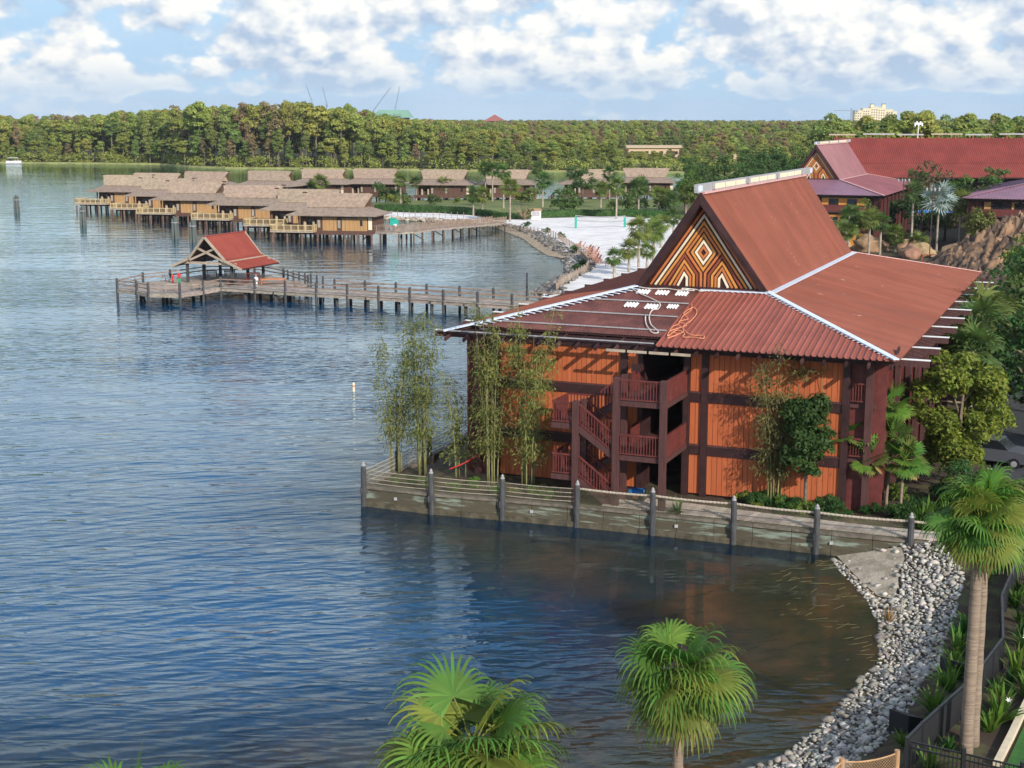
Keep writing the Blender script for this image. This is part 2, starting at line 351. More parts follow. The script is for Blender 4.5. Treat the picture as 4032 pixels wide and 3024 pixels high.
ROADM = mat('asphalt', (.045, .048, .055), .9, .15, 1.5)
sheet('road', ROAD, 2.0, ROADM, .02)
WETSAND = mat('wet_sand', (.36, .28, .185), .9, .25, 1.2, bump=.3, bscale=8)
# tan sandy strip at the water line of the beach
strip = [(4.2, 183), (6, 191), (7.5, 199), (8.9, 205), (9.3, 215.5)]
sl = [(8.0, 227.4), (5.8, 232), (3.9, 247), (2.0, 266), (-2.1, 286), (-6.0, 301.6)]
wet = sl + [(a + 2.6, b + 1.0) for a, b in sl[::-1]]
sheet('shore_strip', wet, 1.2, WETSAND, .03)

# far land, reaching to the horizon
FAR = [(-4000, 1300), (-1500, 900), (-700, 765), (-400, 745), (-260, 731), (-207, 717), (-172, 704), (-150, 668), (-129, 648), (-70, 637), (-23, 618), (18, 608), (58, 599), (92, 586), (160, 560), (200, 470), (1200, 460), (6000, 2500), (6000, 6500), (-6000, 6500), (-6000, 2200)]
def far_sheet(name, P, z, mat_):
    v, e, f, *_ = delaunay_2d_cdt([Vector(p) for p in P], [], [list(range(len(P)))], 1, 1e-4)
    n = len(v); V = [(p.x, p.y, z) for p in v] + [(p.x, p.y - 3, -2) for p in v]
    F = [tuple(t) for t in f]; m = MB(); m.v = V; m.f = F + [(i, (i + 1) % n, n + (i + 1) % n, n + i) for i in range(n)]; m.m = [0] * len(m.f)
    return tag(m.build(name, mat_), kind='structure')
FARM = mat('far_ground', (.10, .105, .045), .95, .3, .02)
far_sheet('far_ground', FAR, .35, FARM)
REED = mat('reed_bank', (.24, .245, .085), .95, .25, .3)
bank = FAR[3:14]
far_sheet('far_bank', [(a, b - .6) for a, b in bank] + [(a + .5, b + 4.5) for a, b in bank[::-1]], .62, REED)

# the lake
def water():
    xs = np.r_[-6500, -4000, -2000, -800, -300, -150, axis(-84, 70, 1.4), 110, 200, 600, 2000, 6500]
    ys = np.r_[-60, 10, axis(36, 118, 1.0), axis(121, 330, 3), 360, 420, 520, 640, 900, 2000, 4000, 6600]
    X, Y = np.meshgrid(xs, ys); P = np.c_[X.ravel(), Y.ravel()]; dep = np.clip(-heights(P), 0, 2.4)
    nx, ny = len(xs), len(ys); i = np.arange(nx * ny).reshape(ny, nx)
    F = np.stack([i[:-1, :-1], i[:-1, 1:], i[1:, 1:], i[1:, :-1]], -1).reshape(-1, 4)
    m = bpy.data.materials.new('lake_water'); m.use_nodes = True; t = m.node_tree; t.nodes.clear()
    pos = nd(t, 'ShaderNodeNewGeometry').outputs['Position']
    def waves(ang, sx, sy, sc, det, dist=0.0):
        mp = nd(t, 'ShaderNodeMapping', {'Vector': pos, 'Rotation': (0, 0, R(ang)), 'Scale': (sx, sy, 1)}, vector_type='POINT')
        return nd(t, 'ShaderNodeTexNoise', {'Vector': mp.outputs[0], 'Scale': sc, 'Detail': det, 'Roughness': .5, 'Distortion': dist}, noise_dimensions='2D').outputs[0]
    def ridge(n): return mth(t, 'SUBTRACT', 1.0, mth(t, 'ABSOLUTE', mth(t, 'MULTIPLY_ADD', n, 2.0, -1.0)))
    w1 = mth(t, 'POWER', ridge(waves(-24, .24, 1.0, 1.05, 2.0, .3)), 2.0)   # wind ripples, crests running away to the right
    def swell(ang, lam, dis, det):
        mp = nd(t, 'ShaderNodeMapping', {'Vector': pos, 'Rotation': (0, 0, R(ang))}, vector_type='POINT')
        return nd(t, 'ShaderNodeTexWave', {'Vector': mp.outputs[0], 'Scale': .314 / lam, 'Distortion': dis, 'Detail': det, 'Detail Scale': .35, 'Detail Roughness': .5}, wave_type='BANDS', bands_direction='Y', wave_profile='SIN').outputs['Fac']
    s1 = swell(-27, 1.25, 9.0, 2.0); s2 = swell(-20, .62, 7.0, 2.0)   # parallel ripples
    w2 = waves(-14, .50, 1.0, 3.2, 2.0)
    w3 = waves(-30, .30, 1.0, .32, 1.0)
    calm = waves(-20, .5, 1.0, .030, 3.0)            # slicks and gust patches
    gust = sstep(t, calm, .36, .62)
    h = mth(t, 'ADD', mth(t, 'MULTIPLY', w1, .120), mth(t, 'MULTIPLY', w2, .045))
    h = mth(t, 'MULTIPLY_ADD', s1, .062, mth(t, 'MULTIPLY_ADD', s2, .022, h))
    h = mth(t, 'MULTIPLY', h, mth(t, 'MULTIPLY_ADD', gust, .95, .30))
    h = mth(t, 'MULTIPLY_ADD', w3, .14, h)
    yy = nd(t, 'ShaderNodeSeparateXYZ', {0: pos}).outputs[1]   # ripples flatten out over the open lake
    h = mth(t, 'MULTIPLY', h, mth(t, 'MINIMUM', 1.3, mth(t, 'POWER', mth(t, 'DIVIDE', 60.0, mth(t, 'MAXIMUM', yy, 30.0)), 1.15)))
    w4 = waves(-18, .42, 1.0, .30, 3.0)               # longer chop that still shows far out
    h = mth(t, 'MULTIPLY_ADD', w4, .17, h)
    a = nd(t, 'ShaderNodeAttribute', attribute_name='depth').outputs['Fac']
    shel = nd(t, 'ShaderNodeAttribute', attribute_name='calm').outputs['Fac']
    h = mth(t, 'MULTIPLY', h, shel)
    bp = nd(t, 'ShaderNodeBump', {'Height': h, 'Strength': 1.0, 'Distance': 1.0})
    fr = nd(t, 'ShaderNodeFresnel', {'IOR': 1.40, 'Normal': bp.outputs[0]})
    gl = nd(t, 'ShaderNodeBsdfGlossy', {'Roughness': .035, 'Color': (.82, .96, 1, 1), 'Normal': bp.outputs[0]})
    deep = nd(t, 'ShaderNodeBsdfDiffuse', {'Color': (.002, .060, .150, 1), 'Normal': bp.outputs[0]})
    tr = nd(t, 'ShaderNodeBsdfTransparent', {'Color': (.93, .90, .66, 1)})
    clear = mth(t, 'POWER', 2.718, mth(t, 'MULTIPLY', mth(t, 'MULTIPLY', a, a), -.55))
    clear = mth(t, 'MULTIPLY', clear, .93)
    body = nd(t, 'ShaderNodeMixShader', {0: clear, 1: deep.outputs[0], 2: tr.outputs[0]})
    mx = nd(t, 'ShaderNodeMixShader', {0: mth(t, 'MULTIPLY', fr.outputs[0], mth(t, 'MULTIPLY_ADD', sstep(t, a, .6, 1.5), .6, .8), clamp=True), 1: body.outputs[0], 2: gl.outputs[0]})
    t.links.new(mx.outputs[0], nd(t, 'ShaderNodeOutputMaterial').inputs[0])
    me = np_mesh('lake', np.c_[P, np.zeros(len(P))], F, m)
    at = me.attributes.new('depth', 'FLOAT', 'POINT'); at.data.foreach_set('value', dep.astype(np.float32))
    # ripples die out in the lee of the sea wall
    cove = sdf(P, np.array([(-3, 78), (17, 71), (19.5, 62), (17, 53), (10, 53), (3, 62)], float))
    sh = 1 - .88 * np.clip((cove + 2.5) / 4.5, 0, 1)
    at = me.attributes.new('calm', 'FLOAT', 'POINT'); at.data.foreach_set('value', sh.astype(np.float32))
    return tag(link('lake', me), kind='structure')
water()

# ------------------------------------------------------------------ longhouses
ZE, ZU, ZA, HW, LE, RF, RS, RB = 8.59, 10.66, 16.44, 12.92, 46.1, 9.1, 8.9, 8.9
KF = (ZU - ZE) / RF; KS = (ZU - ZE) / RS; YB0, YB1 = RF, LE - RB; XU = HW - RS
def front_pt(x, y, h=0.0): return (x, y, ZE + y * KF + h)
def right_pt(y, t, h=0.0): return (HW - t, y, ZE + t * KS + h)
def left_pt(y, t, h=0.0): return (-HW + t, y, ZE + t * KS + h)
def back_pt(x, t, h=0.0): return (x, LE - t, ZE + t * (ZU - ZE) / RB + h)
def upper_pt(sg):
    def f(s, t, h=0.0):        # s: 0..1 along, t: 0..1 up the slope
        ya = (YB0 - .12) * (1 - t) + (YB0 - .55) * t; yb = (YB1 + .12) * (1 - t) + (YB1 + 1.2) * t
        e = -.05                # the upper slope laps a little over the skirt
        return (sg * (XU + .12) * (1 - t) + sg * h * .8, ya + (yb - ya) * s, (ZU + e) * (1 - t) + ZA * t + h * .6)
    return f
def ribbed(fn, s0, s1, lo, hi, nr, hrib, wrib):
    """one metal sheet: nr ribs between s0 and s1, running from lo to hi(s)"""
    w = (s1 - s0) / nr; S = []; H = []
    for i in range(nr):
        a = s0 + i * w
        for q, h in ((0, 0), (wrib * .25, hrib), (wrib * .75, hrib), (wrib, 0)): S.append(a + q); H.append(h)
    S.append(s1); H.append(0); m = MB()
    vs = [fn(s, lo if not callable(lo) else lo(s), h) for s, h in zip(S, H)] + [fn(s, hi(s) if callable(hi) else hi, h) for s, h in zip(S, H)]
    n = len(S); m.add(vs, [(i, i + 1, n + i + 1, n + i) for i in range(n - 1)]); return m
def ribbon(pts, w, y, dep, closed=False):
    """a painted batten that follows a polyline in the gable plane (x, z)"""
    P = [Vector(p) for p in pts]; n = len(P); L = []; Rr = []
    for i in range(n):
        a = P[i - 1] if (closed or i > 0) else None; b = P[(i + 1) % n] if (closed or i < n - 1) else None
        d0 = (P[i] - a).normalized() if a is not None else None; d1 = (b - P[i]).normalized() if b is not None else None
        n0 = Vector((-d0.y, d0.x)) if d0 else None; n1 = Vector((-d1.y, d1.x)) if d1 else None
        if n0 is None: nn = n1; k = 1
        elif n1 is None: nn = n0; k = 1
        else: nn = (n0 + n1).normalized(); k = 1 / max(.35, nn.dot(n0))
        L.append(P[i] + nn * (w / 2 * k)); Rr.append(P[i] - nn * (w / 2 * k))
    m = MB(); e = n if closed else n - 1
    for i in range(e):
        j = (i + 1) % n
        m.prism([(L[i].x, y, L[i].y), (L[j].x, y, L[j].y), (Rr[j].x, y, Rr[j].y), (Rr[i].x, y, Rr[i].y)], (0, -dep, 0))
    return m
def dz(pts): return [(x, z - 1.2) for x, z in pts]
STRIPES = [([(-3.3, 12.0), (0, 16.72), (3.3, 12.0)], 'o', False), ([(-3.0, 12.0), (0, 16.30), (3.0, 12.0)], 'c', False), ([(-2.72, 12.0), (0, 15.87), (2.72, 12.0)], 'g', False),
           ([(-.12, 12.0), (-.13, 12.83), (-1.03, 14.06), (0, 15.51), (1.03, 14.06), (.13, 12.83), (.12, 12.0)], 'o', False),
           ([(0, 15.13), (.72, 14.07), (0, 13.03), (-.72, 14.07)], 'g', True), ([(0, 14.75), (.47, 14.07), (0, 13.42), (-.47, 14.07)], 'c', True), ([(0, 14.41), (.26, 14.07), (0, 13.76), (-.26, 14.07)], 'o', True)]
for sg in (-1, 1):
    STRIPES += [([(sg * a, b) for a, b in p], c, False) for p, c in (
        ([(2.43, 12), (1.18, 13.88), (.36, 12.73), (.36, 12.0)], 'r'), ([(2.1, 12), (1.18, 13.52), (.575, 12.70), (.575, 12.0)], 'g'),
        ([(1.83, 12), (1.18, 13.15), (.79, 12.60), (.79, 12.0)], 'o'), ([(1.57, 12), (1.18, 12.76), (1.0, 12.52), (1.0, 12.0)], 'c'))]
SM = {'o': ORPAINT, 'c': CREAM, 'g': GOLD, 'r': RUST}
UNIT = MB().box(-.5, .5, -.5, .5, -.5, .5)
def boxmesh(name, m_):
    return UNIT.mesh(name, m_)
_bm = {}
def ubox(name, m_, parent, x0, x1, y0, y1, z0, z1):
    """a box part that shares one unit mesh per material"""
    k = m_.name
    if k not in _bm: _bm[k] = boxmesh('block_' + k, m_)
    return link(name, _bm[k], parent, ((x0 + x1) / 2, (y0 + y1) / 2, (z0 + z1) / 2), (0, 0, 0), (abs(x1 - x0), abs(y1 - y0), abs(z1 - z0)))
def ubeam(name, m_, parent, p, q, w, h):
    k = m_.name
    if k not in _bm: _bm[k] = boxmesh('block_' + k, m_)
    p, q = Vector(p), Vector(q); d = q - p
    e = d.to_track_quat('X', 'Z').to_euler()
    return link(name, _bm[k], parent, (p + q) / 2, e, (d.length, w, h))

def railing(parent, p, q, h, m_, sp=.17, name='baluster', thick=.05):
    p, q = Vector(p), Vector(q); d = q - p; n = max(2, int(math.hypot(d.x, d.y) / sp)); up = Vector((0, 0, 1))
    ubeam('handrail', m_, parent, p + up * h, q + up * h, .10, .09)
    ubeam('bottom_rail', m_, parent, p + up * .1, q + up * .1, .07, .07)
    for i in range(n):
        c = p + d * ((i + .5) / n)
        ubox(name, m_, parent, c.x - thick / 2, c.x + thick / 2, c.y - thick / 2, c.y + thick / 2, c.z + .1, c.z + h - .03)

def longhouse(name, loc, rz, full, roofs, label, cat='building', walls=None, bays=None):
    rt = empty(name, loc, rz); tag(rt, label, cat)
    rm_f, rm_r, rm_u, rm_old, fl = roofs
    # --- body: a core left and right of the corridor
    c = MB(); c.box(-9.9, -1.2, 1.62, 44, -.3, 8.2); c.box(1.3, 9.9, 1.62, 44, -.3, 8.2); c.box(-1.2, 1.3, 9.0, 44, -.3, 8.2)
    c.box(-1.2, 1.3, 1.62, 9.0, 8.0, 8.2); c.build('wall', TIMBER, rt)
    for z in (2.9, 5.9): ubox('corridor_floor', POSTBROWN, rt, -1.2, 1.3, 1.0, 9.0, z - .3, z)
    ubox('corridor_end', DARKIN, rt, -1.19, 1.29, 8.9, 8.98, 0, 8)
    # --- siding
    store = ((.05, 2.3), (2.9, 5.3), (5.9, 8.0)); bays = bays or ((-9.95, -2.46), (-2.08, -1.45), (1.6, 2.25), (2.64, 10.0))
    if full:
        for z0, z1 in store:
            for a, b in bays:
                n = round((b - a) / .30); w = (b - a) / n
                for i in range(n):
                    dp = random.uniform(0, .012)
                    ubox('siding_board', random.choice(ORANGES), rt, a + i * w + .012, a + (i + 1) * w - .012, 1.50 - dp, 1.60, z0, z1)
        for a, b in bays:
            for z0, z1 in store: ubox('siding_backing', RUST, rt, a, b, 1.57, 1.63, z0, z1)
    else:
        for z0, z1 in store:
            for a, b in bays: ubox('siding_panel', ORANGES[2] if walls is None else walls, rt, a, b, 1.50, 1.62, z0, z1)
    if not full:
        for z in (2.9, 5.9):
            ubox('front_gallery', STAIRRED, rt, -9.8, 9.8, .95, 1.05, z, z + 1.0); ubox('gallery_floor', POSTBROWN, rt, -9.9, 9.9, .9, 1.6, z - .25, z)
            for i in range(6): ubox('window', GLASSD, rt, -8.2 + i * 3.0, -6.6 + i * 3.0, 1.46, 1.56, z + .2, z + 2.0)
    for x, w in ((-10.12, .34), (-2.27, .38), (-1.28, .3), (1.40, .36), (2.45, .38), (10.2, .38)):
        ubox('timber_post', TIMBER, rt, x - w / 2, x + w / 2, 1.36, 1.66, -.2, 8.3)
    for z0, z1 in ((2.3, 2.9), (5.3, 5.9)):
        for a, b in ((-9.95, -2.47), (-2.07, -1.44), (1.59, 2.25), (2.65, 10.0)):
            ubox('timber_band', TIMBER, rt, a, b, 1.42, 1.64, z0, z1); ubox('band_cap', POSTBROWN, rt, a, b, 1.39, 1.45, z1 - .1, z1)
    ubox('eave_beam', TIMBER, rt, -11.6, 11.6, 1.38, 1.70, 8.02, 8.42)
    # --- side galleries
    for sg in (-1, 1):
        for z in (2.9, 5.9):
            ubox('gallery_floor', POSTBROWN, rt, sg * 9.9, sg * 11.75, 1.7, 43.5, z - .3, z)
            ubox('gallery_parapet', STAIRRED, rt, sg * 11.62, sg * 11.72, 1.9, 43.3, z, z + 1.05)
        ubox('corner_post', POSTBROWN, rt, sg * 11.4 - .18, sg * 11.4 + .18, 1.4, 1.76, -.3, 8.35)
        ubox('side_beam', TIMBER, rt, sg * 11.3 - .16, sg * 11.3 + .16, 1.8, 44, 8.05, 8.4)
        for i in range(10):
            y = 1.9 + i * 4.35
            ubox('partition', STAIRRED, rt, sg * 10.0, sg * 12.25, y - .07, y + .07, -.2, 8.05)
            if i: ubox('side_post', POSTBROWN, rt, sg * 12.05, sg * 12.35, y - .15, y + .15, -.2, 8.1)
        if full:
            for z in (2.9, 5.9): railing(rt, (sg * 10.45, 1.55, z), (sg * 11.2, 1.55, z), 1.05, STAIRRED, .15)
    # --- roof decks (solid)
    d = MB()
    if full: d.prism([front_pt(*p, -.14) for p in ((0, .02), (HW, .02), (XU, RF), (-XU, RF), (-HW + 1.2 * RS / RF + .1, 1.25), (0, 1.25))], (0, 0, .1))
    else: d.prism([front_pt(*p, -.14) for p in ((-HW, 0), (HW, 0), (XU, RF), (-XU, RF))], (0, 0, .1))
    d.prism([right_pt(y, t, -.145) for y, t in ((0.02, 0), (LE, 0), (YB1, RS), (YB0, RS))], (0, 0, .1))
    d.prism([left_pt(y, t, -.145) for y, t in ((LE, 0), (0.02, 0), (YB0, RS), (YB1, RS))], (0, 0, .1))
    d.prism([back_pt(x, t, -.14) for x, t in ((HW, 0), (-HW, 0), (-XU, RB), (XU, RB))], (0, 0, .1))
    d.build('roof_deck', TIMBER, rt)
    hipR = lambda s: min(RF, (HW - abs(s)) * RF / RS)
    def sidehi(y): return max(.0, min(RS, y * RS / RF, (LE - y) * RS / RB))
    # front skirt
    if full:
        n = 38; w = HW / n
        for i in range(n): ribbed(front_pt, i * w, (i + 1) * w, -.18, hipR, 1, .075, .12).build('roof_panel', random.choice(REDF), rt, fix=False)
        n = 22; w = (HW - .9) / n
        for i in range(n):
            a = -HW + .9 + i * w
            ribbed(front_pt, a, a + w, lambda s: min(1.18, hipR(s)), lambda s: max(hipR(s), min(1.18, hipR(s))), 3, .03, .08).build('old_roof_panel', rm_old, rt, fix=False)
    else:
        n = 18; w = 2 * HW / n
        for i in range(n): ribbed(front_pt, -HW + i * w, -HW + (i + 1) * w, -.1, hipR, 3, .04, .12).build('roof_panel', rm_f, rt, fix=False)
    n = 46; w = LE / n
    for i in range(n): ribbed(right_pt, i * w, (i + 1) * w, -.12, sidehi, 3 if full else 2, .065, .13).build('side_roof_panel', random.choice(REDS) if full else rm_r, rt, fix=False)
    n = 12; w = LE / n
    for i in range(n): ribbed(left_pt, i * w, (i + 1) * w, -.12, sidehi, 8, .045, .11).build('side_roof_panel', rm_r, rt, fix=False)
    n = 8; w = 2 * HW / n
    for i in range(n): ribbed(back_pt, -HW + i * w, -HW + (i + 1) * w, -.1, lambda s: min(RB, (HW - abs(s))), 4, .03, .1).build('roof_panel', rm_f, rt, fix=False)
    # upper gable roof
    for sg in (1, -1):
        f = upper_pt(sg); n = 28 if sg == 1 else 8
        m = MB(); m.prism([f(0, 0, -.1), f(1, 0, -.1), f(1, 1, -.1), f(0, 1, -.1)], (-sg * .1, 0, -.08)); m.build('upper_roof_deck', TIMBER, rt)
        for i in range(n): ribbed(f, i / n, (i + 1) / n, 0, 1, 4 if full else 3, .085, .0036 if full else .006).build('upper_roof_panel', random.choice(REDS) if full else rm_u, rt, fix=False)
    for y, yy in ((RF + .35, -1), (YB1 - .35, 1)):
        MB().prism([(-XU, y, ZU - .2), (XU, y, ZU - .2), (0, y, ZA - .15)], (0, .12, 0)).build('gable_wall', GABLEDARK, rt)
    yg = RF + .35
    for p, col, cl in STRIPES: ribbon(dz(p), .130, yg, .07, cl).build('gable_stripe', SM[col], rt)
    # bargeboards
    for sg in (-1, 1):
        MB().prism([(sg * 4.32, YB0 - .02, 10.45), (0, YB0 - .50, 16.52), (0, YB0 - .50, 15.78), (sg * 3.62, YB0 - .02, 10.72)], (0, -.16, 0)).build('bargeboard', TIMBER, rt)
        MB().prism([(sg * 3.62, YB0 - .02, 10.72), (0, YB0 - .50, 15.78), (0, YB0 + .3, 15.74), (sg * 3.60, YB0 + .3, 10.70)], (0, 0, .10)).build('gable_soffit', TIMBER, rt)
    ubox('gable_sill', TIMBER, rt, -3.8, 3.8, YB0 - .05, YB0 + .25, 10.48, 10.80)
    ubox('ridge_cap', fl[1], rt, -.22, .22, YB0 - .5, YB1 + 1.1, ZA - .02, ZA + .10)
    # ridge ornament: carved beams on short posts
    y0 = 7.5; segs = ((7.5, 10.6), (10.7, 19.3), (19.8, 28.2), (28.7, 37.0), (37.1, 41.0))
    for k, (a, b) in enumerate(segs):
        o = ubox('ridge_beam', METALGREY, rt, -.12, .12, a, b, 16.52, 17.02)
        if 0 < k < 4:
            for j in range(3):
                u = a + .5 + j * (b - a - .8) / 3
                ubox('ridge_inlay', CREAM, rt, .125, .15, u, u + (b - a) / 3 - .5, 16.62, 16.93)
        else: ubox('ridge_inlay', FLASH, rt, -.13, .13, (a if k == 0 else b - .9), (a + .9 if k == 0 else b), 16.6, 16.95)
    for y in (11, 19.6, 28.4, 36.9): ubox('ridge_post', RUST, rt, -.15, .15, y - .2, y + .2, ZA, 16.6)
    # hips and aprons
    def cap(name, p, q, w, m_, h=.06): ubeam(name, m_, rt, p, q, w, h)
    v = .09
    cap('hip_flashing', front_pt(HW, -.1, v), front_pt(XU, RF, v), .36, fl[0]); cap('hip_flashing', front_pt(-HW, -.1, v), front_pt(-XU, RF, v), .40, fl[0])
    cap('apron_flashing', (XU + .25, RF, ZU + .03), (XU + .25, YB1, ZU + .03), .55, fl[0]); cap('rear_hip', right_pt(LE, 0, v), right_pt(YB1, RS, v), .3, fl[1])
    if not full: return rt
    cap('apron_flashing', (0, RF - .2, ZU + .02), (XU + .3, RF - .2, ZU + .02), .32, fl[0])
    # toothed sheet ends along the hips
    for i in range(34):
        f = (i + .5) / 34
        p = front_pt(HW - f * (HW - XU) - .42, f * RF - .02, .062); ubeam('flashing_tooth', FLASH, rt, p, (p[0] + .42, p[1] + .0, p[2] + .02), .10, .03)
    for i in range(26):
        f = .12 + (i + .5) / 26 * .88
        p = front_pt(-HW + f * (HW - XU) + .1, f * RF - .02, .07); ubeam('flashing_tooth', FLASH, rt, p, (p[0] + .62, p[1] - .26, p[2] - .03), .16, .035)
    for i in range(11):
        x = .2 + i * .36; p = front_pt(x, RF - .38, .06); ubeam('flashing_tooth', FLASH, rt, p, (x, RF - .12, p[2] + .06), .12, .03)
    # rafters, purlins, beam tails
    for i in range(23):
        x = -12.6 + i * 1.15
        ubeam('rafter', TIMBER if i % 3 else POSTBROWN, rt, front_pt(x, -.42, -.27), front_pt(x, 2.4, -.27), .11, .20)
    for y, a in ((0, -13.3), (2.0, -10.9), (4.2, -8.8), (6.4, -6.7)):
        ubeam('purlin', METALGREY, rt, front_pt(a, y, .09), front_pt(0 if y else -.1, y, .09), .09, .06)
    ubeam('purlin', TIMBER, rt, front_pt(-13.6, .35, -.20), front_pt(-.05, .35, -.20), .12, .14); ubeam('purlin', TIMBER, rt, front_pt(-12.9, 1.1, -.22), front_pt(-.05, 1.1, -.22), .12, .12)
    for i in range(4): ubox('fascia_board', BUNGRAIL2, rt, -2.7 + i * 1.24, -1.6 + i * 1.24, -.52, -.44, 8.16, 8.30)
    for sg in (1, -1):
        for i in range(10):
            y = 1.9 + i * 4.35
            ubox('beam_tail', POSTBROWN, rt, sg * 9.8, sg * 14.35, y - .14, y + .14, 8.02, 8.36)
            ubox('beam_cap', WHITEP, rt, sg * 12.9, sg * 14.4, y - .16, y + .16, 8.362, 8.40)
            for j in range(3):
                yy = y + (j + 1) * 1.0875
                ubeam('rafter_tail', POSTBROWN, rt, (sg * 10.5, yy, ZE + (HW - 10.5) * KS - .26), (sg * 13.75, yy, ZE - .83 * KS - .26), .10, .18)
    # white corrugated patches on the old sheets
    for x0, y0_, x1, y1_ in ((-3.75, 7.75, -2.95, 8.5), (-2.55, 7.75, -1.75, 8.5), (-1.3, 7.75, -.55, 8.5), (-3.75, 5.45, -2.95, 6.2), (-2.45, 5.3, -1.65, 6.1), (-1.15, 5.55, -.5, 6.2)):
        ribbed(front_pt, x0, x1, y0_, y1_, 4, .05, .11).build('white_sheet', WHITEP, rt, fix=False).location.z += .035
    # --- staircase
    st = MB()
    for z in (4.4, 1.5): st.box(-5.05, -3.55, -2.75, -.15, z - .3, z)
    for z in (5.9, 2.9): st.box(-1.4, 1.5, -2.75, 1.4, z - .28, z)
    SR = st.build('staircase', POSTBROWN, rt)
    for x, zt in ((-3.6, 5.7), (-1.28, 7.15), (1.36, 7.15)): ubox('stair_post', POSTBROWN, SR, x - .17, x + .17, -2.92, -2.58, -.4, zt)
    for x, zt in ((-3.6, 5.55), (-1.28, 7.1)): ubox('stair_post', POSTBROWN, SR, x - .15, x + .15, -1.55, -1.25, -.3, zt)
    for z in (4.4, 1.5):
        railing(SR, (-5.0, -2.72, z), (-3.75, -2.72, z), 1.15, STAIRRED, .15)
        railing(SR, (-5.0, -2.6, z), (-5.0, -.2, z), 1.15, STAIRRED, .17); railing(SR, (-4.95, -.18, z), (-3.6, -.18, z), 1.15, STAIRRED, .17)
        a, b = (-3.45, -2.72, z), (-1.45, -2.72, z - 1.45)
        railing(SR, a, b, 1.12, STAIRRED, .16); railing(SR, (-3.45, -1.42, z), (-1.45, -1.42, z - 1.45), 1.1, STAIRRED, .2)
        for y in (-2.72, -1.45): ubeam('stringer', POSTBROWN, SR, (-3.5, y, z - .2), (-1.3, y, z - 1.72), .12, .34)
        for i in range(8): ubox('step', POSTBROWN, SR, -3.5 + i * .28, -3.2 + i * .28, -2.66, -1.5, z - .19 * (i + 1) - .05, z - .19 * (i + 1))
        c_, d_ = (-3.45, -.25, z), (-1.45, -.25, z + 1.45)
        railing(SR, c_, d_, 1.1, STAIRRED, .17); railing(SR, (-3.45, -1.32, z), (-1.45, -1.32, z + 1.45), 1.1, STAIRRED, .17)
        for y in (-1.3, -.25): ubeam('stringer', POSTBROWN, SR, (-3.5, y, z - .2), (-1.3, y, z + 1.25), .12, .34)
        for i in range(8): ubox('step', POSTBROWN, SR, -3.5 + i * .28, -3.2 + i * .28, -1.24, -.3, z + .19 * (i + 1) - .07, z + .19 * (i + 1) - .02)
    for z in (5.9, 2.9):
        railing(SR, (-1.1, -2.74, z), (1.2, -2.74, z), 1.14, STAIRRED, .155)
        for j in range(3): ubox('parapet_panel', STAIRRED, SR, 1.36, 1.46, -2.55 + j * 1.33, -1.27 + j * 1.33, z - .22, z + 1.12)
        ubox('parapet_cap', STAIRRED, SR, 1.33, 1.49, -2.6, 1.4, z + 1.12, z + 1.19); ubox('parapet_panel', STAIRRED, SR, -1.34, -1.26, -.1, 1.4, z - .2, z + 1.1)
    ubox('stair_sign', TIMBER, SR, -1.52, -1.02, .40, .52, 6.95, 7.35)
    LAMP = bpy.data.materials.new('lamp_glow'); LAMP.use_nodes = True
    LAMP.node_tree.nodes['Principled BSDF'].inputs['Emission Color'].default_value = (1, .86, .35, 1); LAMP.node_tree.nodes['Principled BSDF'].inputs['Emission Strength'].default_value = 2.5
    m = MB(); m.tube([(.25, -1.0, 5.60), (.25, -1.0, 5.54), (.25, -1.0, 5.46)], [.26, .25, .10], 14); m.build('ceiling_lamp', LAMP, rt)
    return rt
HO = Vector((7.882, 77.029, 1.2)); HYAW = -R(23)
def hw(x, y, z=0): # house frame to world
    c, s = math.cos(HYAW), math.sin(HYAW); return Vector((HO.x + c * x - s * y, HO.y + s * x + c * y, HO.z + z))
main_house = longhouse('longhouse', HO, HYAW, True, (REDROOF2, REDROOF, REDROOF, OLDROOF, (FLASH, FLASHPINK)),
                       'three storey orange longhouse with steep red metal roof, patterned gable and outside stairs')
longhouse('longhouse', (48.3, 236.5, 1.2), HYAW, False, (PURPLE2, PURPLE, PURPLE, PURPLE, (FLASHPINK, FLASHPINK)),
          'plum roofed longhouse with patterned gable standing behind the pool rocks', walls=GOLD)
longhouse('longhouse', (82.6, 219.5, 1.2), HYAW, False, (PURPLE2, PURPLE2, PURPLE, PURPLE2, (PURPLE2, PURPLE)),
          'lilac roofed longhouse cut off by the right edge of the picture', walls=mat('tan_wall', (.42, .25, .10), .7), bays=((-9.7, -8.7), (-5.6, -4.6), (-4.2, -3.2), (3.2, 4.2), (4.6, 5.6), (8.7, 9.7)))

# ropes left lying on the roof
def rope_obj(name, pts, r, m_, label, closed=False):
    P = [Vector(hw(*front_pt(x, y, .11))) for x, y in pts]; Q = []
    for i in range(len(P) - 1):
        p0, p1, p2, p3 = P[max(i - 1, 0)], P[i], P[i + 1], P[min(i + 2, len(P) - 1)]
        for k in range(5):
            t = k / 5; Q.append(.5 * ((2 * p1) + (p2 - p0) * t + (2 * p0 - 5 * p1 + 4 * p2 - p3) * t * t + (3 * p1 - p0 - 3 * p2 + p3) * t ** 3))
    Q.append(P[-1]); o = MB().tube(Q, r, 5).build(name, m_, smooth=True); return tag(o, label, 'rope')
rope_obj('rope', [(-4.12, 8.34), (-3.39, 7.61), (-2.5, 6.93), (-1.67, 6.12), (-1.49, 5.23), (-1.77, 4.94), (-1.63, 3.94), (-1.17, 2.78), (-.69, 2.13), (-.34, 1.59), (-.68, 1.53), (-1.43, 2.74), (-1.93, 4.15)], .035,
         mat('white_rope', (.62, .58, .52), .9, .2), 'pale rope trailing down the old brown roof sheets')
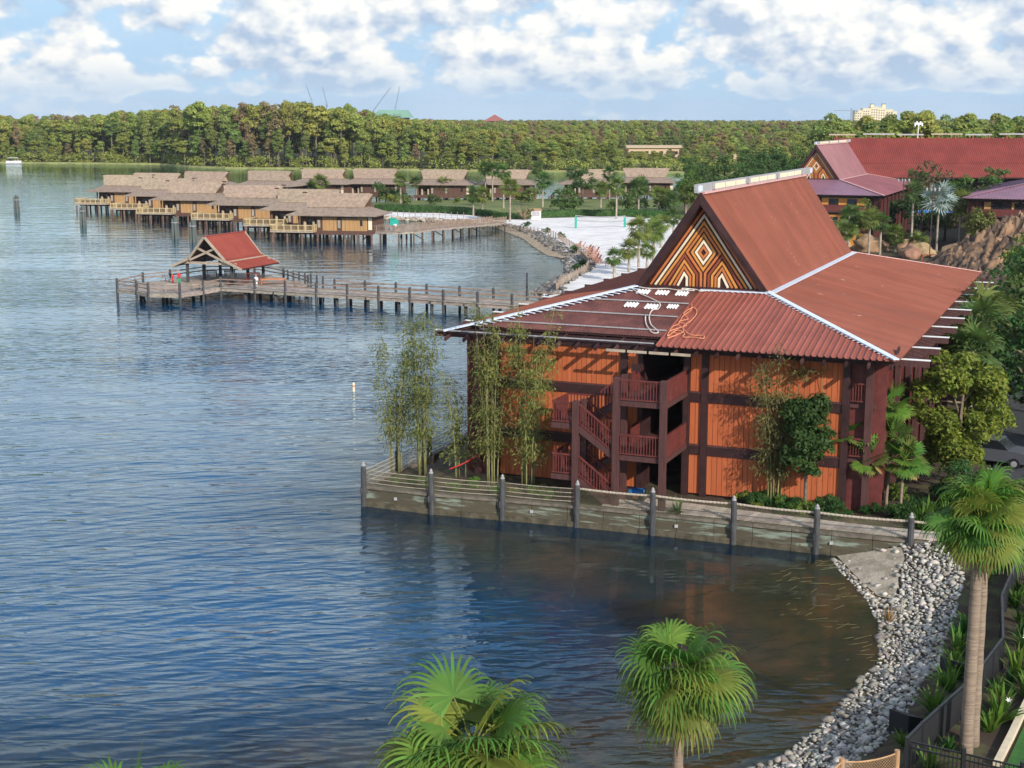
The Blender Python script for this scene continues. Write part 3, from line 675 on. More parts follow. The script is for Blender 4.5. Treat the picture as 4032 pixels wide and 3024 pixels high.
rope_obj('rope', [(.24, 6.27), (.44, 5.27), (.29, 4.24), (.38, 3.02), (.18, 2.51), (.34, 1.11), (.57, 2.09), (1.13, 1.71), (1.21, 1.14), (1.8, 1.2), (2.35, 1.09), (2.27, 1.54), (1.53, 1.54), (.78, 2.6), (.93, 3.59), (.93, 4.84), (.48, 5.78), (.2, 4.7), (.7, 3.9), (.3, 3.4), (.9, 2.9), (.25, 1.9), (.8, 1.5), (.4, .8), (1.0, 1.9), (.5, 2.8)], .030,
         mat('orange_rope', (.66, .26, .14), .9, .2), 'tangled orange rope lying on the red roof')
rope_obj('rope', [(-3.9, 8.75), (-3.0, 8.55), (-2.0, 8.7), (-1.2, 8.5), (-.6, 8.8), (-.3, 8.55), (-.9, 8.6), (-1.1, 8.85), (-.2, 8.75), (.1, 8.5), (.5, 8.7)], .035, bpy.data.materials['white_rope'], 'pale rope coiled at the foot of the patterned gable')

# the great hall far right, ridge across the view
def hall():
    rt = empty('great_hall', (70, 296, 1.2), 0); tag(rt, 'huge long red roofed hall behind the plum longhouse', 'building')
    L = 80
    ubox('wall', TIMBER, rt, 2, L, 4, 26, 0, 8.6)
    n = 66; w = (L + 4) / n; lo_pt = lambda s, t, h=0: (s, t * 4.2 - 1.0, 8.9 + t * 2.7 + h); up_pt = lambda s, t, h=0: (s, 3.2 + t * 5.6, 11.6 + t * 5.2 + h)
    for i in range(n):
        ribbed(lo_pt, -4 + i * w, -4 + (i + 1) * w, 0, 1, 3, .09, .22).build('lower_roof_panel', HALLM2, rt, fix=False)
        ribbed(up_pt, -2 + i * w, -2 + (i + 1) * w, 0, 1, 3, .09, .22).build('upper_roof_panel', HALLM, rt, fix=False)
    d = MB(); d.prism([lo_pt(-4, 0, -.15), lo_pt(L, 0, -.15), lo_pt(L, 1, -.15), lo_pt(-4, 1, -.15)], (0, 0, .1)); d.prism([up_pt(-2, 0, -.2), up_pt(L, 0, -.2), up_pt(L, 1, -.2), up_pt(-2, 1, -.2)], (0, 0, .1))
    d.prism([(-2, 8.8, 16.7), (L, 8.8, 16.7), (L, 20, 9), (-2, 20, 9)], (0, 0, .1)); d.build('roof_deck', TIMBER, rt)
    for i in range(11):
        a = -3 + i * 7.2; ubox('ridge_beam', METALGREY if i % 3 else BUNGRAIL2, rt, a, a + 5.6 + (i % 2), 8.6, 8.85, 17.40 + (i % 2) * .12, 17.70 + (i % 2) * .12); ubox('ridge_post', RUST, rt, a + 1.5, a + 1.8, 8.62, 8.84, 16.7, 17.4); ubox('ridge_post', RUST, rt, a + 5, a + 5.3, 8.62, 8.84, 16.7, 17.4)
HALLM = mat('hall_red_roof', (.205, .044, .036), .6, .14, .3, spec=.2); HALLM2 = mat('hall_red_roof_low', (.235, .054, .042), .6, .14, .3, spec=.2)
hall()

# ------------------------------------------------------------------ sea wall, boardwalk and rope fence in front of the longhouse
WPOSTS = [(-8.52, 79.52), (-4.49, 77.75), (-.49, 76.55), (3.59, 75.2), (7.6, 73.65), (11.69, 72.04), (15.68, 70.35), (20.04, 68.75), (24.2, 67.3)]
def along(L, d):
    for a, b in zip(L, L[1:]):
        a, b = Vector(a), Vector(b); n = (b - a).length
        if d <= n: return a + (b - a) * (d / n), (b - a).normalized()
        d -= n
    return Vector(L[-1]), (Vector(L[-1]) - Vector(L[-2])).normalized()
def plen(L): return sum((Vector(b) - Vector(a)).length for a, b in zip(L, L[1:]))
sw = empty('sea_wall', (-8.52, 79.52, 0)); tag(sw, 'weathered concrete sea wall with peeling pale green paint below the rope fence', 'wall')
off = Vector((-8.52, 79.52, 0))
def wl(p, z): return Vector((p[0], p[1], z)) - off
T = plen(WPOSTS); step = 2.05; i = 0; dcur = 0.0
while dcur < T - .05:
    a, da = along(WPOSTS, dcur); b, _ = along(WPOSTS, min(dcur + step, T)); nrm = Vector((da.y, -da.x)) * 1.0   # towards the water
    if nrm.y > 0: nrm = -nrm
    j = random.uniform(-.015, .015)
    for nm, m_, o0, o1, z0, z1 in (('wall_slab', SEAWALL, .02 + j, -.32, .30, 1.04), ('footing', SEAWALL3, .16 + j, -.30, -1.6, .30), ('cap_beam', SEAWALL2, .10 + j, -.42, 1.04, 1.18)):
        m = MB(); q = [wl(a + nrm * o0 + da * .012, z0), wl(b + nrm * o0 - da * .012, z0), wl(b + nrm * o1 - da * .012, z0), wl(a + nrm * o1 + da * .012, z0)]
        m.prism(q, (0, 0, z1 - z0)).build(nm, m_, sw)
    if i % 4 == 1: ubox('drain_plate', METALGREY, sw, a.x - off.x + nrm.x * .06 - .09, a.x - off.x + nrm.x * .06 + .09, a.y - off.y + nrm.y * .06 - .02, a.y - off.y + nrm.y * .06 + .02, .55, .72)
    dcur += step; i += 1
SIDE = [(-8.52, 79.52), (-6.9, 83.3), (-5.2, 87.2), (-3.6, 91.4), (-2.2, 96.5), (-.6, 103)]
for a, b in zip(SIDE, SIDE[1:]):
    ubeam('side_slab', SEAWALL2, sw, wl(a, .0), wl(b, .0), .4, 2.3)

def post_mesh(name, r, h, m_):
    m = MB(); m.tube([(0, 0, -1.6), (0, 0, h - .25), (0, 0, h - .12), (0, 0, h)], [r, r * .94, r * .9, r * .55], 10); return m.mesh(name, m_, False)
def cap_mesh():
    m = MB(); m.tube([(0, 0, 0), (0, 0, .06), (0, 0, .07), (0, 0, .18), (0, 0, .19), (0, 0, .26)], [.13, .13, .08, .09, .05, .02], 10); return m.mesh('cap', METALGREY)
PM = post_mesh('fence_pile', .17, 2.42, PILEDARK); CM = cap_mesh()
rf = empty('rope_fence', (-8.52, 79.52, 0)); tag(rf, 'rope fence with dark round piles and pale caps along the sea wall', 'fence')
def sag(p, q, s, n=8): return [Vector(p).lerp(Vector(q), t / n) - Vector((0, 0, 4 * s * (t / n) * (1 - t / n))) for t in range(n + 1)]
nr_ = Vector((-.37, -.93)) * .14
for k, p in enumerate(WPOSTS[:-1]):
    pp = Vector(p) + nr_
    o = link('pile', PM, rf, wl(pp, 0), (random.uniform(-.01, .01), random.uniform(-.01, .01), random.random()))
    link('pile_cap', CM, o, (0, 0, 2.40)); ubox('pile_collar', PILEDARK, o, -.2, .26, -.08, .08, .75, 1.1)
for p in SIDE[1:]:
    o = link('pile', PM, rf, wl(p, 0)); link('pile_cap', CM, o, (0, 0, 2.40))
for k in range(8):
    a, b = Vector(WPOSTS[k]), Vector(WPOSTS[k + 1])
    if k < 3:
        for z in (1.42, 1.66, 1.90, 2.14): MB().tube([wl(v.to_2d(), v.z) for v in sag((*a, z), (*b, z), .04)], .022, 5).build('rope', ROPE, rf, smooth=True)
    else:   # thick lashed rope rail
        m = MB(); S = sag((*a, 2.16), (*b, 2.16), .05, 44); S = [wl(v.to_2d(), v.z) for v in S]
        m.tube(S, [.075 if j % 2 else .058 for j in range(45)], 7); m.build('rope_rail', ROPE, rf)
for a, b in zip(SIDE, SIDE[1:]):
    for z in (1.42, 1.66, 1.90, 2.14): MB().tube([wl(v.to_2d(), v.z) for v in sag((*a, z), (*b, z), .04)], .022, 5).build('rope', ROPE, rf, smooth=True)
# netting between the piles: fine cords, too small to tell apart
def net(p, q, z0, z1, sp, r, m_, nx=None):
    p, q = Vector(p), Vector(q); n = int((q - p).length / sp); m = MB(); hz = z1 - z0; nz = max(2, int(hz / sp))
    for i in range(-nz, n + 1):
        for sg in (0, 1):
            a0 = max(0, -i) if sg == 0 else 0
            i0, i1 = (i, i + nz) if sg == 0 else (i + nz, i)
            pts = []
            for j in (0, nz):
                t = (i0 + (i1 - i0) * j / nz) / n; pts.append((t, z0 + hz * j / nz))
            (t0, a), (t1, b) = pts
            if t0 == t1: continue
            lo, hi = max(0, min(t0, t1)), min(1, max(t0, t1))
            if hi <= lo: continue
            za = a + (b - a) * (lo - t0) / (t1 - t0); zb = a + (b - a) * (hi - t0) / (t1 - t0)
            u, v = p.lerp(q, lo), p.lerp(q, hi); m.beam(wl(u, za), wl(v, zb), r, r)
    return m
NET = mat('net_cord', (.20, .19, .13), .9, .2)
for k in range(7): net(WPOSTS[k], WPOSTS[k + 1], 1.2, 2.12, .13, .008, NET).build('netting', NET, rf, fix=False)
for k in range(3): net(SIDE[k], SIDE[k + 1], 1.2, 2.12, .13, .008, NET).build('netting', NET, rf, fix=False)

# boardwalk of planks behind the wall
bw = empty('boardwalk', (5.6, 75.2, 1.2)); tag(bw, 'pale plank boardwalk curving between the rope fence and the planting', 'boardwalk')
FRONT = [(4.9, 75.05), (9.3, 73.25), (11.6, 72.35), (15.6, 70.7), (19.6, 69.1), (22.8, 67.75), (25.0, 66.6)]; BACK = [(6.0, 77.2), (9.9, 75.3), (14.3, 73.0), (18.6, 71.0), (22.1, 69.7), (24.2, 69.9), (26.2, 69.6)]
n = 72; TF, TB = plen(FRONT), plen(BACK)
PLANK = mat('boardwalk_plank', (.44, .375, .31), .9, .22, 1.5, objrand=.35, bump=.2)
for i in range(n):
    q = []
    for L, TT in ((FRONT, TF), (BACK, TB)):
        for f in (i + .04, i + .96): q.append(along(L, TT * f / n)[0])
    z = random.uniform(0, .012)
    MB().prism([(v.x - 5.6, v.y - 75.2, .02 + z) for v in (q[0], q[1], q[3], q[2])], (0, 0, .06)).build('plank', PLANK, bw)

# ------------------------------------------------------------------ fishing pier with pavilion
DZ = 1.45
pier = empty('pier', (-40, 176, 0)); tag(pier, 'long weathered wooden pier with railed end platform on the lake', 'pier')
po = Vector((-40, 176, 0))
NEAR = [(-36.2, 175.6), (-31.6, 173.6), (-27.5, 171.4), (-23.5, 169.6), (-19.6, 168.0), (-15.7, 166.1), (-11.9, 164.4), (-7.9, 162.2), (-3.9, 160.2), (0, 158.4), (4.0, 156.8), (8, 155)]
wd = Vector((1.75, 3.75))
PLATF = [(-48.6, 174.0), (-45.6, 171.6), (-43.6, 169.4), (-39.7, 168.8), (-37.6, 172.0), (-36.2, 175.6), (-27.5, 171.6), (-25.6, 177.6), (-30.0, 186.0), (-35, 192.5), (-41.5, 190.5), (-44.6, 184.6), (-47.2, 181.0)]
PP = np.array(PLATF)
# deck planks of the walkway
n = 165; TN = plen(NEAR); pk = boxmesh('pier_plank', GREYWOOD)
for i in range(n):
    p, d = along(NEAR, TN * (i + .5) / n); c = p + wd * .5
    o = link('plank', pk, pier, (c.x - po.x, c.y - po.y, DZ - .04 + random.uniform(-.008, .008)), (0, 0, math.atan2(wd.y, wd.x)), (wd.length + .3, TN / n - .03, .08))
# deck planks of the platform: clipped rows
ang = R(-24); ex = Vector((math.cos(ang), math.sin(ang))); ey = Vector((-math.sin(ang), math.cos(ang)))
loc2 = np.array([(Vector(p).dot(ex), Vector(p).dot(ey)) for p in PLATF])
y = loc2[:, 1].min() + .15
while y < loc2[:, 1].max():
    xs = []
    for i in range(len(loc2)):
        a, b = loc2[i], loc2[(i + 1) % len(loc2)]
        if (a[1] > y) != (b[1] > y): xs.append(a[0] + (y - a[1]) / (b[1] - a[1]) * (b[0] - a[0]))
    xs.sort()
    for a, b in zip(xs[::2], xs[1::2]):
        c = ex * ((a + b) / 2) + ey * y
        link('plank', pk, pier, (c.x - po.x, c.y - po.y, DZ - .045 + random.uniform(-.008, .008)), (0, 0, ang), (b - a, .29, .08))
    y += .32
# edge beams, piles, rails
def pl(p, z): return Vector((p[0], p[1], z)) - po
PPILE = post_mesh('pier_pile', .17, DZ + 1.32, PILEDARK)
SPILE = MB().tube([(0, 0, -1.5), (0, 0, DZ - .35)], .2, 9).mesh('support_pile', PILEDARK)
EDGE = PLATF[:6]; NFAR = [(Vector(p) + wd) for p in NEAR]
RAILS = [PLATF[:6] + NEAR[1:], [tuple(v) for v in NFAR[3:]], PLATF[8:] + [PLATF[0]], [PLATF[6 + 1], PLATF[8]]]
for L in RAILS:
    for p, q in zip(L, L[1:]):
        ubeam('rim_beam', GREYWOOD, pier, pl(p, DZ - .25), pl(q, DZ - .25), .12, .45)
        for z in (DZ + .55, DZ + 1.0): ubeam('rail', GREYWOOD2, pier, pl(p, z), pl(q, z), .10, .14)
    for p in L: link('pile', PPILE, pier, pl(p, 0), (0, 0, random.random()))
for k, p in enumerate(NEAR[1:], 1):
    for f in (.12, .88): c = Vector(p) + wd * f + Vector((-1.6, .7)); link('support_pile', SPILE, pier, pl(c, 0))
    ubeam('cross_beam', PILEDARK, pier, pl(Vector(p) + Vector((-1.6, .7)), DZ - .32), pl(Vector(p) + wd + Vector((-1.6, .7)), DZ - .32), .2, .3)
for p in ((-46, 175), (-42.5, 172), (-39.5, 175), (-44, 180), (-40, 182), (-34, 180), (-30, 176), (-41, 187), (-35, 188), (-29, 182)): link('support_pile', SPILE, pier, pl(p, 0))
for k in range(7):   # inner run of short posts on the platform
    p = Vector((-29.2, 184.3)).lerp(Vector((-23.6, 176.6)), k / 6); link('pile', PPILE, pier, pl(p, 0), (0, 0, 0), (.75, .75, 1.0))

pv = empty('pavilion', (-37.0, 183.2, DZ), R(-22)); tag(pv, 'open pavilion with flared red metal roof on the pier platform', 'pavilion')
# ridge along local y, gable to the camera
PH = 2.1
def pav_lo(sg): return lambda s, t, h=0: (sg * (5.3 - 2.6 * t), -4.5 + s * 9.0, PH + t * 1.05 + h)
def pav_up(sg): return lambda s, t, h=0: (sg * (2.7 - 2.65 * t), (-4.3 - .3 * t) + s * (8.6 + .6 * t), PH + 1.05 + t * 2.85 + h)
PRED = mat('pavilion_red_roof', (.255, .058, .042), .6, .1, .6, spec=.15)
for sg in (1, -1):
    for f, nm in ((pav_lo(sg), 'lower_roof_panel'), (pav_up(sg), 'upper_roof_panel')):
        for i in range(10): ribbed(f, i / 10, (i + 1) / 10, 0, 1, 3, .07, .016).build(nm, PRED, pv, fix=False)
        MB().prism([f(0, 0, -.14), f(1, 0, -.14), f(1, 1, -.14), f(0, 1, -.14)], (0, 0, .1)).build('roof_deck', TIMBER, pv)
        for s in (0, 1): ubeam('bargeboard', BUNGRAIL2, pv, Vector(f(s, 0, -.1)), Vector(f(s, 1, -.1)), .14, .30)
ubox('ridge_cap', PRED, pv, -.16, .16, -4.6, 4.6, PH + 3.86, PH + 3.99)
for a, b in (((-2.5, PH + .85), (1.3, PH + 2.4)), ((2.5, PH + .85), (-1.3, PH + 2.4))): ubeam('gable_brace', BUNGRAIL2, pv, (a[0], -4.3, a[1]), (b[0], -4.3, b[1]), .12, .26)
for y in (-4.0, 4.0): ubox('tie_beam', BUNGRAIL2, pv, -4.2, 4.2, y - .12, y + .12, PH + .35, PH + .65)
for x in (-3.3, 3.3):
    ubox('eave_beam', BUNGRAIL2, pv, x - .12, x + .12, -4.4, 4.4, PH + .66, PH + .92)
    for y in (-3.7, 0, 3.7): ubox('post', PILEDARK, pv, x - .15, x + .15, y - .15, y + .15, 0, PH + .7)

# benches, tables and people-sized bits on the pier
def bench(loc, rz, m_, label, nm='bench'):
    r = empty(nm, loc, rz); tag(r, label, 'bench')
    for i in range(3): ubox('seat_slat', m_, r, -.8, .8, -.22 + i * .16, -.08 + i * .16, .42, .46)
    for z in (.58, .76): ubox('back_slat', m_, r, -.8, .8, .26, .30, z, z + .12)
    for x in (-.7, .7):
        for y in (-.18, .24): ubox('leg', m_, r, x - .04, x + .04, y - .04, y + .04, 0, .44 if y < 0 else .9)
for x, y, rz, m_, lb in ((-47.0, 177.6, 1.9, GREYWOOD2, 'grey bench at the left end of the pier platform'), (-44.3, 181.9, 2.4, METALGREY, 'pale grey bench by the far rail of the pier platform'),
                         (-41.3, 171.4, .3, GREYWOOD, 'slatted bench beside the near corner post of the pier'), (-38.6, 173.2, 1.0, GREYWOOD, 'slatted bench against the near rail below the pavilion'),
                         (-39.6, 187.4, 2.8, BLACKMETAL, 'dark bench standing in the shade under the pavilion'), (-37.4, 188.2, 2.9, BLACKMETAL, 'second dark bench under the pavilion by the far rail')):
    bench((x, y, DZ), rz, m_, lb)
def box_thing(name, loc, size, m_, label, cat, legs=True, rz=0):
    r = empty(name, loc, rz); tag(r, label, cat); a, b, h = size
    ubox('top', m_, r, -a / 2, a / 2, -b / 2, b / 2, h - .08, h)
    for x in (-a / 2 + .08, a / 2 - .08):
        for y in (-b / 2 + .08, b / 2 - .08): ubox('leg', m_, r, x - .05, x + .05, y - .05, y + .05, 0, h - .08)
    ubox('shelf', m_, r, -a / 2 + .1, a / 2 - .1, -b / 2 + .1, b / 2 - .1, h * .35, h * .35 + .05)
box_thing('table', (-34.6, 177.6, DZ), (2.0, .9, .8), STAIRRED, 'dark red table at the edge of the pavilion shade', 'table')
box_thing('table', (-33.0, 180.4, DZ), (1.6, 1.2, 1.3), STAIRRED, 'tall dark red counter under the pavilion roof edge', 'counter')
box_thing('table', (-30.2, 178.6, DZ), (3.2, 1.0, .75), ORPAINT, 'long orange-brown picnic table right of the pavilion', 'table', rz=.3)
box_thing('table', (-26.6, 175.2, DZ), (1.0, .8, .8), GREYWOOD2, 'grey table among the short posts of the pier', 'table')
def person(name, loc, rz, top, legs_, label, h=1.7):
    m = MB(); k = h / 1.7
    for sx in (-.09, .09): m.tube([(sx * k, 0, 0), (sx * k, .02, .45 * k), (sx * 1.05 * k, 0, .85 * k)], [.06 * k, .07 * k, .095 * k], 8, 1)
    m.tube([(0, 0, .80 * k), (0, 0, 1.05 * k), (0, 0, 1.32 * k), (0, 0, 1.45 * k), (0, 0, 1.5 * k)], [.16 * k, .15 * k, .20 * k, .12 * k, .06 * k], 10, 0)
    for sx in (-1, 1): m.tube([(.2 * sx * k, 0, 1.40 * k), (.27 * sx * k, -.02, 1.12 * k), (.24 * sx * k, -.14, .92 * k)], [.06 * k, .05 * k, .04 * k], 7, 0)
    m.tube([(0, 0, 1.46 * k), (0, -.01, 1.52 * k), (0, -.02, 1.62 * k), (0, -.01, 1.72 * k), (0, 0, 1.76 * k)], [.05 * k, .085 * k, .105 * k, .085 * k, .03 * k], 10, 2)
    o = m.build(name, [top, legs_, SKIN], None, loc, (0, 0, rz), smooth=True); return tag(o, label, 'person')
SKIN = mat('skin', (.45, .26, .18), .6, .05)
person('person', (-42.0, 178.6, DZ), .4, mat('red_shirt', (.55, .04, .045), .8), mat('green_trousers', (.03, .35, .16), .8), 'person in red top and green trousers standing on the pier', 1.65)
person('person', (-43.2, 180.2, DZ), 1.0, bpy.data.materials['red_shirt'], bpy.data.materials['red_shirt'], 'small person dressed all in red beside the pavilion', 1.2)
person('person', (-31.6, 174.7, DZ), -.3, WHITEP, WHITEP, 'person in white leaning on the near pier railing', 1.6)

# mooring pile clusters and markers in the lake
def dolphin(x, y, label):
    r = empty('piling_cluster', (x, y, 0)); tag(r, label, 'pilings', 'mooring piles in the lake')
    for k in range(4):
        a = k * 1.57 + .5; h = 3.9 + .25 * math.sin(k * 2.1); MB().tube([(.52 * math.cos(a), .52 * math.sin(a), -2), (.38 * math.cos(a), .38 * math.sin(a), h)], [.27, .24], 9).build('pile', PILEGREEN, r)
    MB().tube([(0, 0, 2.9), (0, 0, 3.05)], .68, 12).build('strap', METALGREY, r)
PILEGREEN = mat('pile_grey_green', (.105, .125, .115), .85, .3, 1.2, stretch=(.3, .3, 2), bump=.2)
for x, y, l in ((-118.6, 342, 'grey-green mooring piles standing alone far out on the left'), (-90.4, 300.5, 'grey-green mooring piles in front of the leftmost bungalow'),
                (-63.0, 266.2, 'left one of the two close piling clusters above the pavilion'), (-57.8, 257.8, 'right one of the two close piling clusters above the pavilion')): dolphin(x, y, l)
m = MB(); m.tube([(0, 0, -.4), (0, 0, .72), (0, 0, .75)], [.11, .11, .05], 10); b_ = m.build('buoy', CREAM, None, (-13.0, 114.5, 0)); tag(b_, 'small white pole buoy floating on the open lake', 'buoy')
MB().tube([(0, 0, .42), (0, 0, .52)], .115, 10).build('band', ORPAINT, b_)
for x, y, h, l in ((2.0, 189.5, 1.7, 'short dark post standing in the shallows off the stony beach corner'), (-1.4, 277.5, 1.6, 'thin dark stake at the sandy water line below the footbridge')):
    m = MB(); m.tube([(0, 0, -1), (0, 0, h), (0, 0, h + .08)], [.14, .13, .05], 8); tag(m.build('marker_post', PILEDARK, None, (x, y, 0)), l, 'post')

# ------------------------------------------------------------------ stilt bungalows over the lagoon
FZ = 2.15
def bungalow(loc, rz, label, full=True, wallm=None, deck=True, mirror=1):
    r = empty('stilt_bungalow', loc, rz); tag(r, label, 'bungalow', 'stilt bungalows along the lagoon')
    # local: x along the building (0 = left eave .. 17), y depth (0 front eave .. 10), z from water
    W = wallm or BUNGWALL; ZEV = 4.95
    def X(x): return x if mirror == 1 else 17 - x
    def bx(nm, m_, x0, x1, y0, y1, z0, z1, par=r): return ubox(nm, m_, par, X(x0), X(x1), y0, y1, z0, z1)
    bx('floor', BUNGBROWN, 1.0, 16.2, 1.0, 9.2, FZ - .55, FZ)
    bx('wall', BUNGBROWN, 5.4, 15.9, 1.25, 8.9, FZ, ZEV + .1); bx('porch_wall', BUNGBROWN, 1.9, 5.4, 2.6, 8.9, FZ, ZEV + .1)
    for x0, x1 in ((6.6, 9.35), (10.25, 13.1), (13.1, 15.0)):
        n = round((x1 - x0) / .7); w = (x1 - x0) / n
        for i in range(n): bx('wall_board', W, x0 + i * w + .02, x0 + (i + 1) * w - .02, 1.16, 1.26, FZ, ZEV - (.55 if x0 > 10 and x1 < 13.2 else .05))
    for x in (5.95, 9.75): 
        d = bx('door', BUNGBROWN, x - .42, x + .42, 1.12, 1.26, FZ, FZ + 2.05); bx('door_glass', BUNGGLASS, x - .24, x + .24, 1.09, 1.14, FZ + .5, FZ + 1.85)
    for i in range(3): bx('high_window', GLASSD, 10.4 + i * .9, 11.15 + i * .9, 1.13, 1.27, ZEV - .5, ZEV - .08)
    bx('window', GLASSD, 13.7, 14.15, 1.10, 1.2, FZ + .9, FZ + 2.0); bx('end_panel', CREAM, 15.2, 15.9, 1.18, 1.26, FZ + .2, ZEV - .3)
    bx('porch_window', GLASSD, 3.6, 4.4, 2.52, 2.62, FZ + .9, FZ + 1.9); bx('porch_post', BUNGBROWN, 1.95, 2.2, 1.2, 1.45, FZ, ZEV)
    for k in range(2):
        m = MB(); x = 3.0 + k * 1.7; m.tube([(X(x), 1.9, FZ + .05), (X(x), 1.9, FZ + .9), (X(x), 1.9, FZ + 1.5), (X(x), 1.9, FZ + 1.75)], [.32, .30, .26, .05], 8); m.build('hanging_chair', BUNGRAIL2, r)
    # deck with rail, off the left end
    if deck:
        bx('deck', BUNGRAIL2, -2.6, 5.5, -1.2, 5.0, FZ - .28, FZ - .02)
        for a, b in (((-2.55, -1.15), (5.45, -1.15)), ((-2.55, -1.15), (-2.55, 4.9)), ((5.45, -1.15), (5.45, 1.1))):
            L = math.hypot(b[0] - a[0], b[1] - a[1]); n = max(1, round(L / 1.35))
            for z in (1.05, .15): ubeam('rail', BUNGRAIL, r, (X(a[0]), a[1], FZ + z), (X(b[0]), b[1], FZ + z), .09, .10)
            for i in range(n + 1):
                f = i / n; px, py = a[0] + (b[0] - a[0]) * f, a[1] + (b[1] - a[1]) * f
                bx('rail_post', BUNGRAIL, px - .06, px + .06, py - .06, py + .06, FZ - .1, FZ + 1.12)
                if i < n:
                    qx, qy = a[0] + (b[0] - a[0]) * (f + 1 / n), a[1] + (b[1] - a[1]) * (f + 1 / n); m = MB()
                    for j in range(7):
                        t = (j + .5) / 7; m.beam((X(px + (qx - px) * t), py + (qy - py) * t, FZ + .15), (X(px + (qx - px) * t), py + (qy - py) * t, FZ + 1.0), .05, .05)
                    m.build('rail_infill', BAMBOOMESH, r, fix=False)
        bx('pool_surround', BUNGBROWN, -1.8, 1.2, .6, 3.6, FZ, FZ + .55)
    for i, x in enumerate((-2.2, .6, 3.4, 5.6, 8.2, 10.8, 13.2, 15.8)):
        for y in ((-1.0, 3.8) if (deck and x < 5.5) else (1.1, 8.8)):
            link('stilt', STILT, r, (X(x), y, 0))
        for y in (4.5, 7.0): link('stilt', STILT, r, (X(x + .7), y, 0))
    bx('cross_beam', BUNGBROWN, -2.4, 16, 1.0, 1.3, FZ - .75, FZ - .5)
    # roof: hipped skirt and flared upper gable
    lo = [(0, 0), (17, 0), (17, 10.2), (0, 10.2)]; hi = [(3.5, 3.0), (13.6, 3.0), (13.6, 7.2), (3.5, 7.2)]; Z2 = 6.25; m = MB()
    A = [(X(x), y, ZEV) for x, y in lo]; B = [(X(x), y, Z2) for x, y in hi]; A2 = [(x, y, z - .16) for x, y, z in A]
    m.add(A + B + A2, [(0, 1, 5, 4), (1, 2, 6, 5), (2, 3, 7, 6), (3, 0, 4, 7), (0, 8, 9, 1), (1, 9, 10, 2), (2, 10, 11, 3), (3, 11, 8, 0), (11, 10, 9, 8)])
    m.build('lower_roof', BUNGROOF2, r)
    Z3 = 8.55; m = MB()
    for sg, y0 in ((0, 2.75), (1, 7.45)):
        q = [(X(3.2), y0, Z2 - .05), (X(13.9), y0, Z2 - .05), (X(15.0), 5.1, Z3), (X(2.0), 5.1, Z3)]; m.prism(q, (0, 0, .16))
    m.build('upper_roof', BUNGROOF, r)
    for x in (3.6, 13.5): MB().prism([(X(x), 3.0, Z2 - .1), (X(x), 7.2, Z2 - .1), (X(x), 5.1, Z3 - .2)], (.1, 0, 0)).build('gable', BUNGRAIL2 if not deck else BUNGBROWN, r)
    for x in (1.6, 14.6): bx('ridge_finial', TIMBER, x, x + .9, 5.0, 5.2, Z3 + .12, Z3 + .30)
    return r
STILT = MB().tube([(0, 0, -2.2), (0, 0, FZ - .5)], .2, 8).mesh('stilt', mat('stilt_wood', (.15, .095, .07), .85, .3, 1.5, objrand=.3))
BUNGGLASS = mat('pale_glass', (.35, .33, .28), .25, .2)
BY = R(-11)
for (x, y), l in zip(((-41.0, 258.0), (-48.6, 273), (-62.2, 289.5), (-78.0, 307.5), (-88.0, 323.5), (-102.0, 343)),
    ('nearest stilt bungalow, at the foot of the footbridge', 'stilt bungalow second from the footbridge, half behind the nearest one', 'stilt bungalow third from the footbridge in the front row',
     'stilt bungalow fourth from the footbridge, above the piling clusters', 'stilt bungalow fifth from the footbridge in the front row', 'last stilt bungalow of the front row, farthest out to the left')):
    bungalow((x, y, 0), BY, l)
for x, y, rz, l, dk in ((-98.5, 357, -14, 'roof of a bungalow just behind the leftmost of the front row', False), (-88.5, 368, -20, 'bungalow with patterned gable behind the front row of roofs', False),
                        (-73.0, 373, -20, 'bungalow with pale gable end, first of the back group', False), (-60.5, 385, -17, 'back group bungalow left of the lone twin palms', False), (-46.5, 386, -14, 'back group bungalow partly hidden by dark shrubs', False),
                        (-27.2, 379, -9, 'bungalow behind the lawn and its leftmost palms', False), (-10.6, 380, -6, 'bungalow behind the tall palms in the middle of the lawn', False), (12.0, 382, -6, 'bungalow with water glimpsed on its left, behind the round lawn tree', False),
                        (28.0, 392, -6, 'brown bungalow roof showing over the trees right of the lawn', False)):
    bungalow((x, y, 0), R(rz), l, wallm=BUNGBROWN, deck=dk)

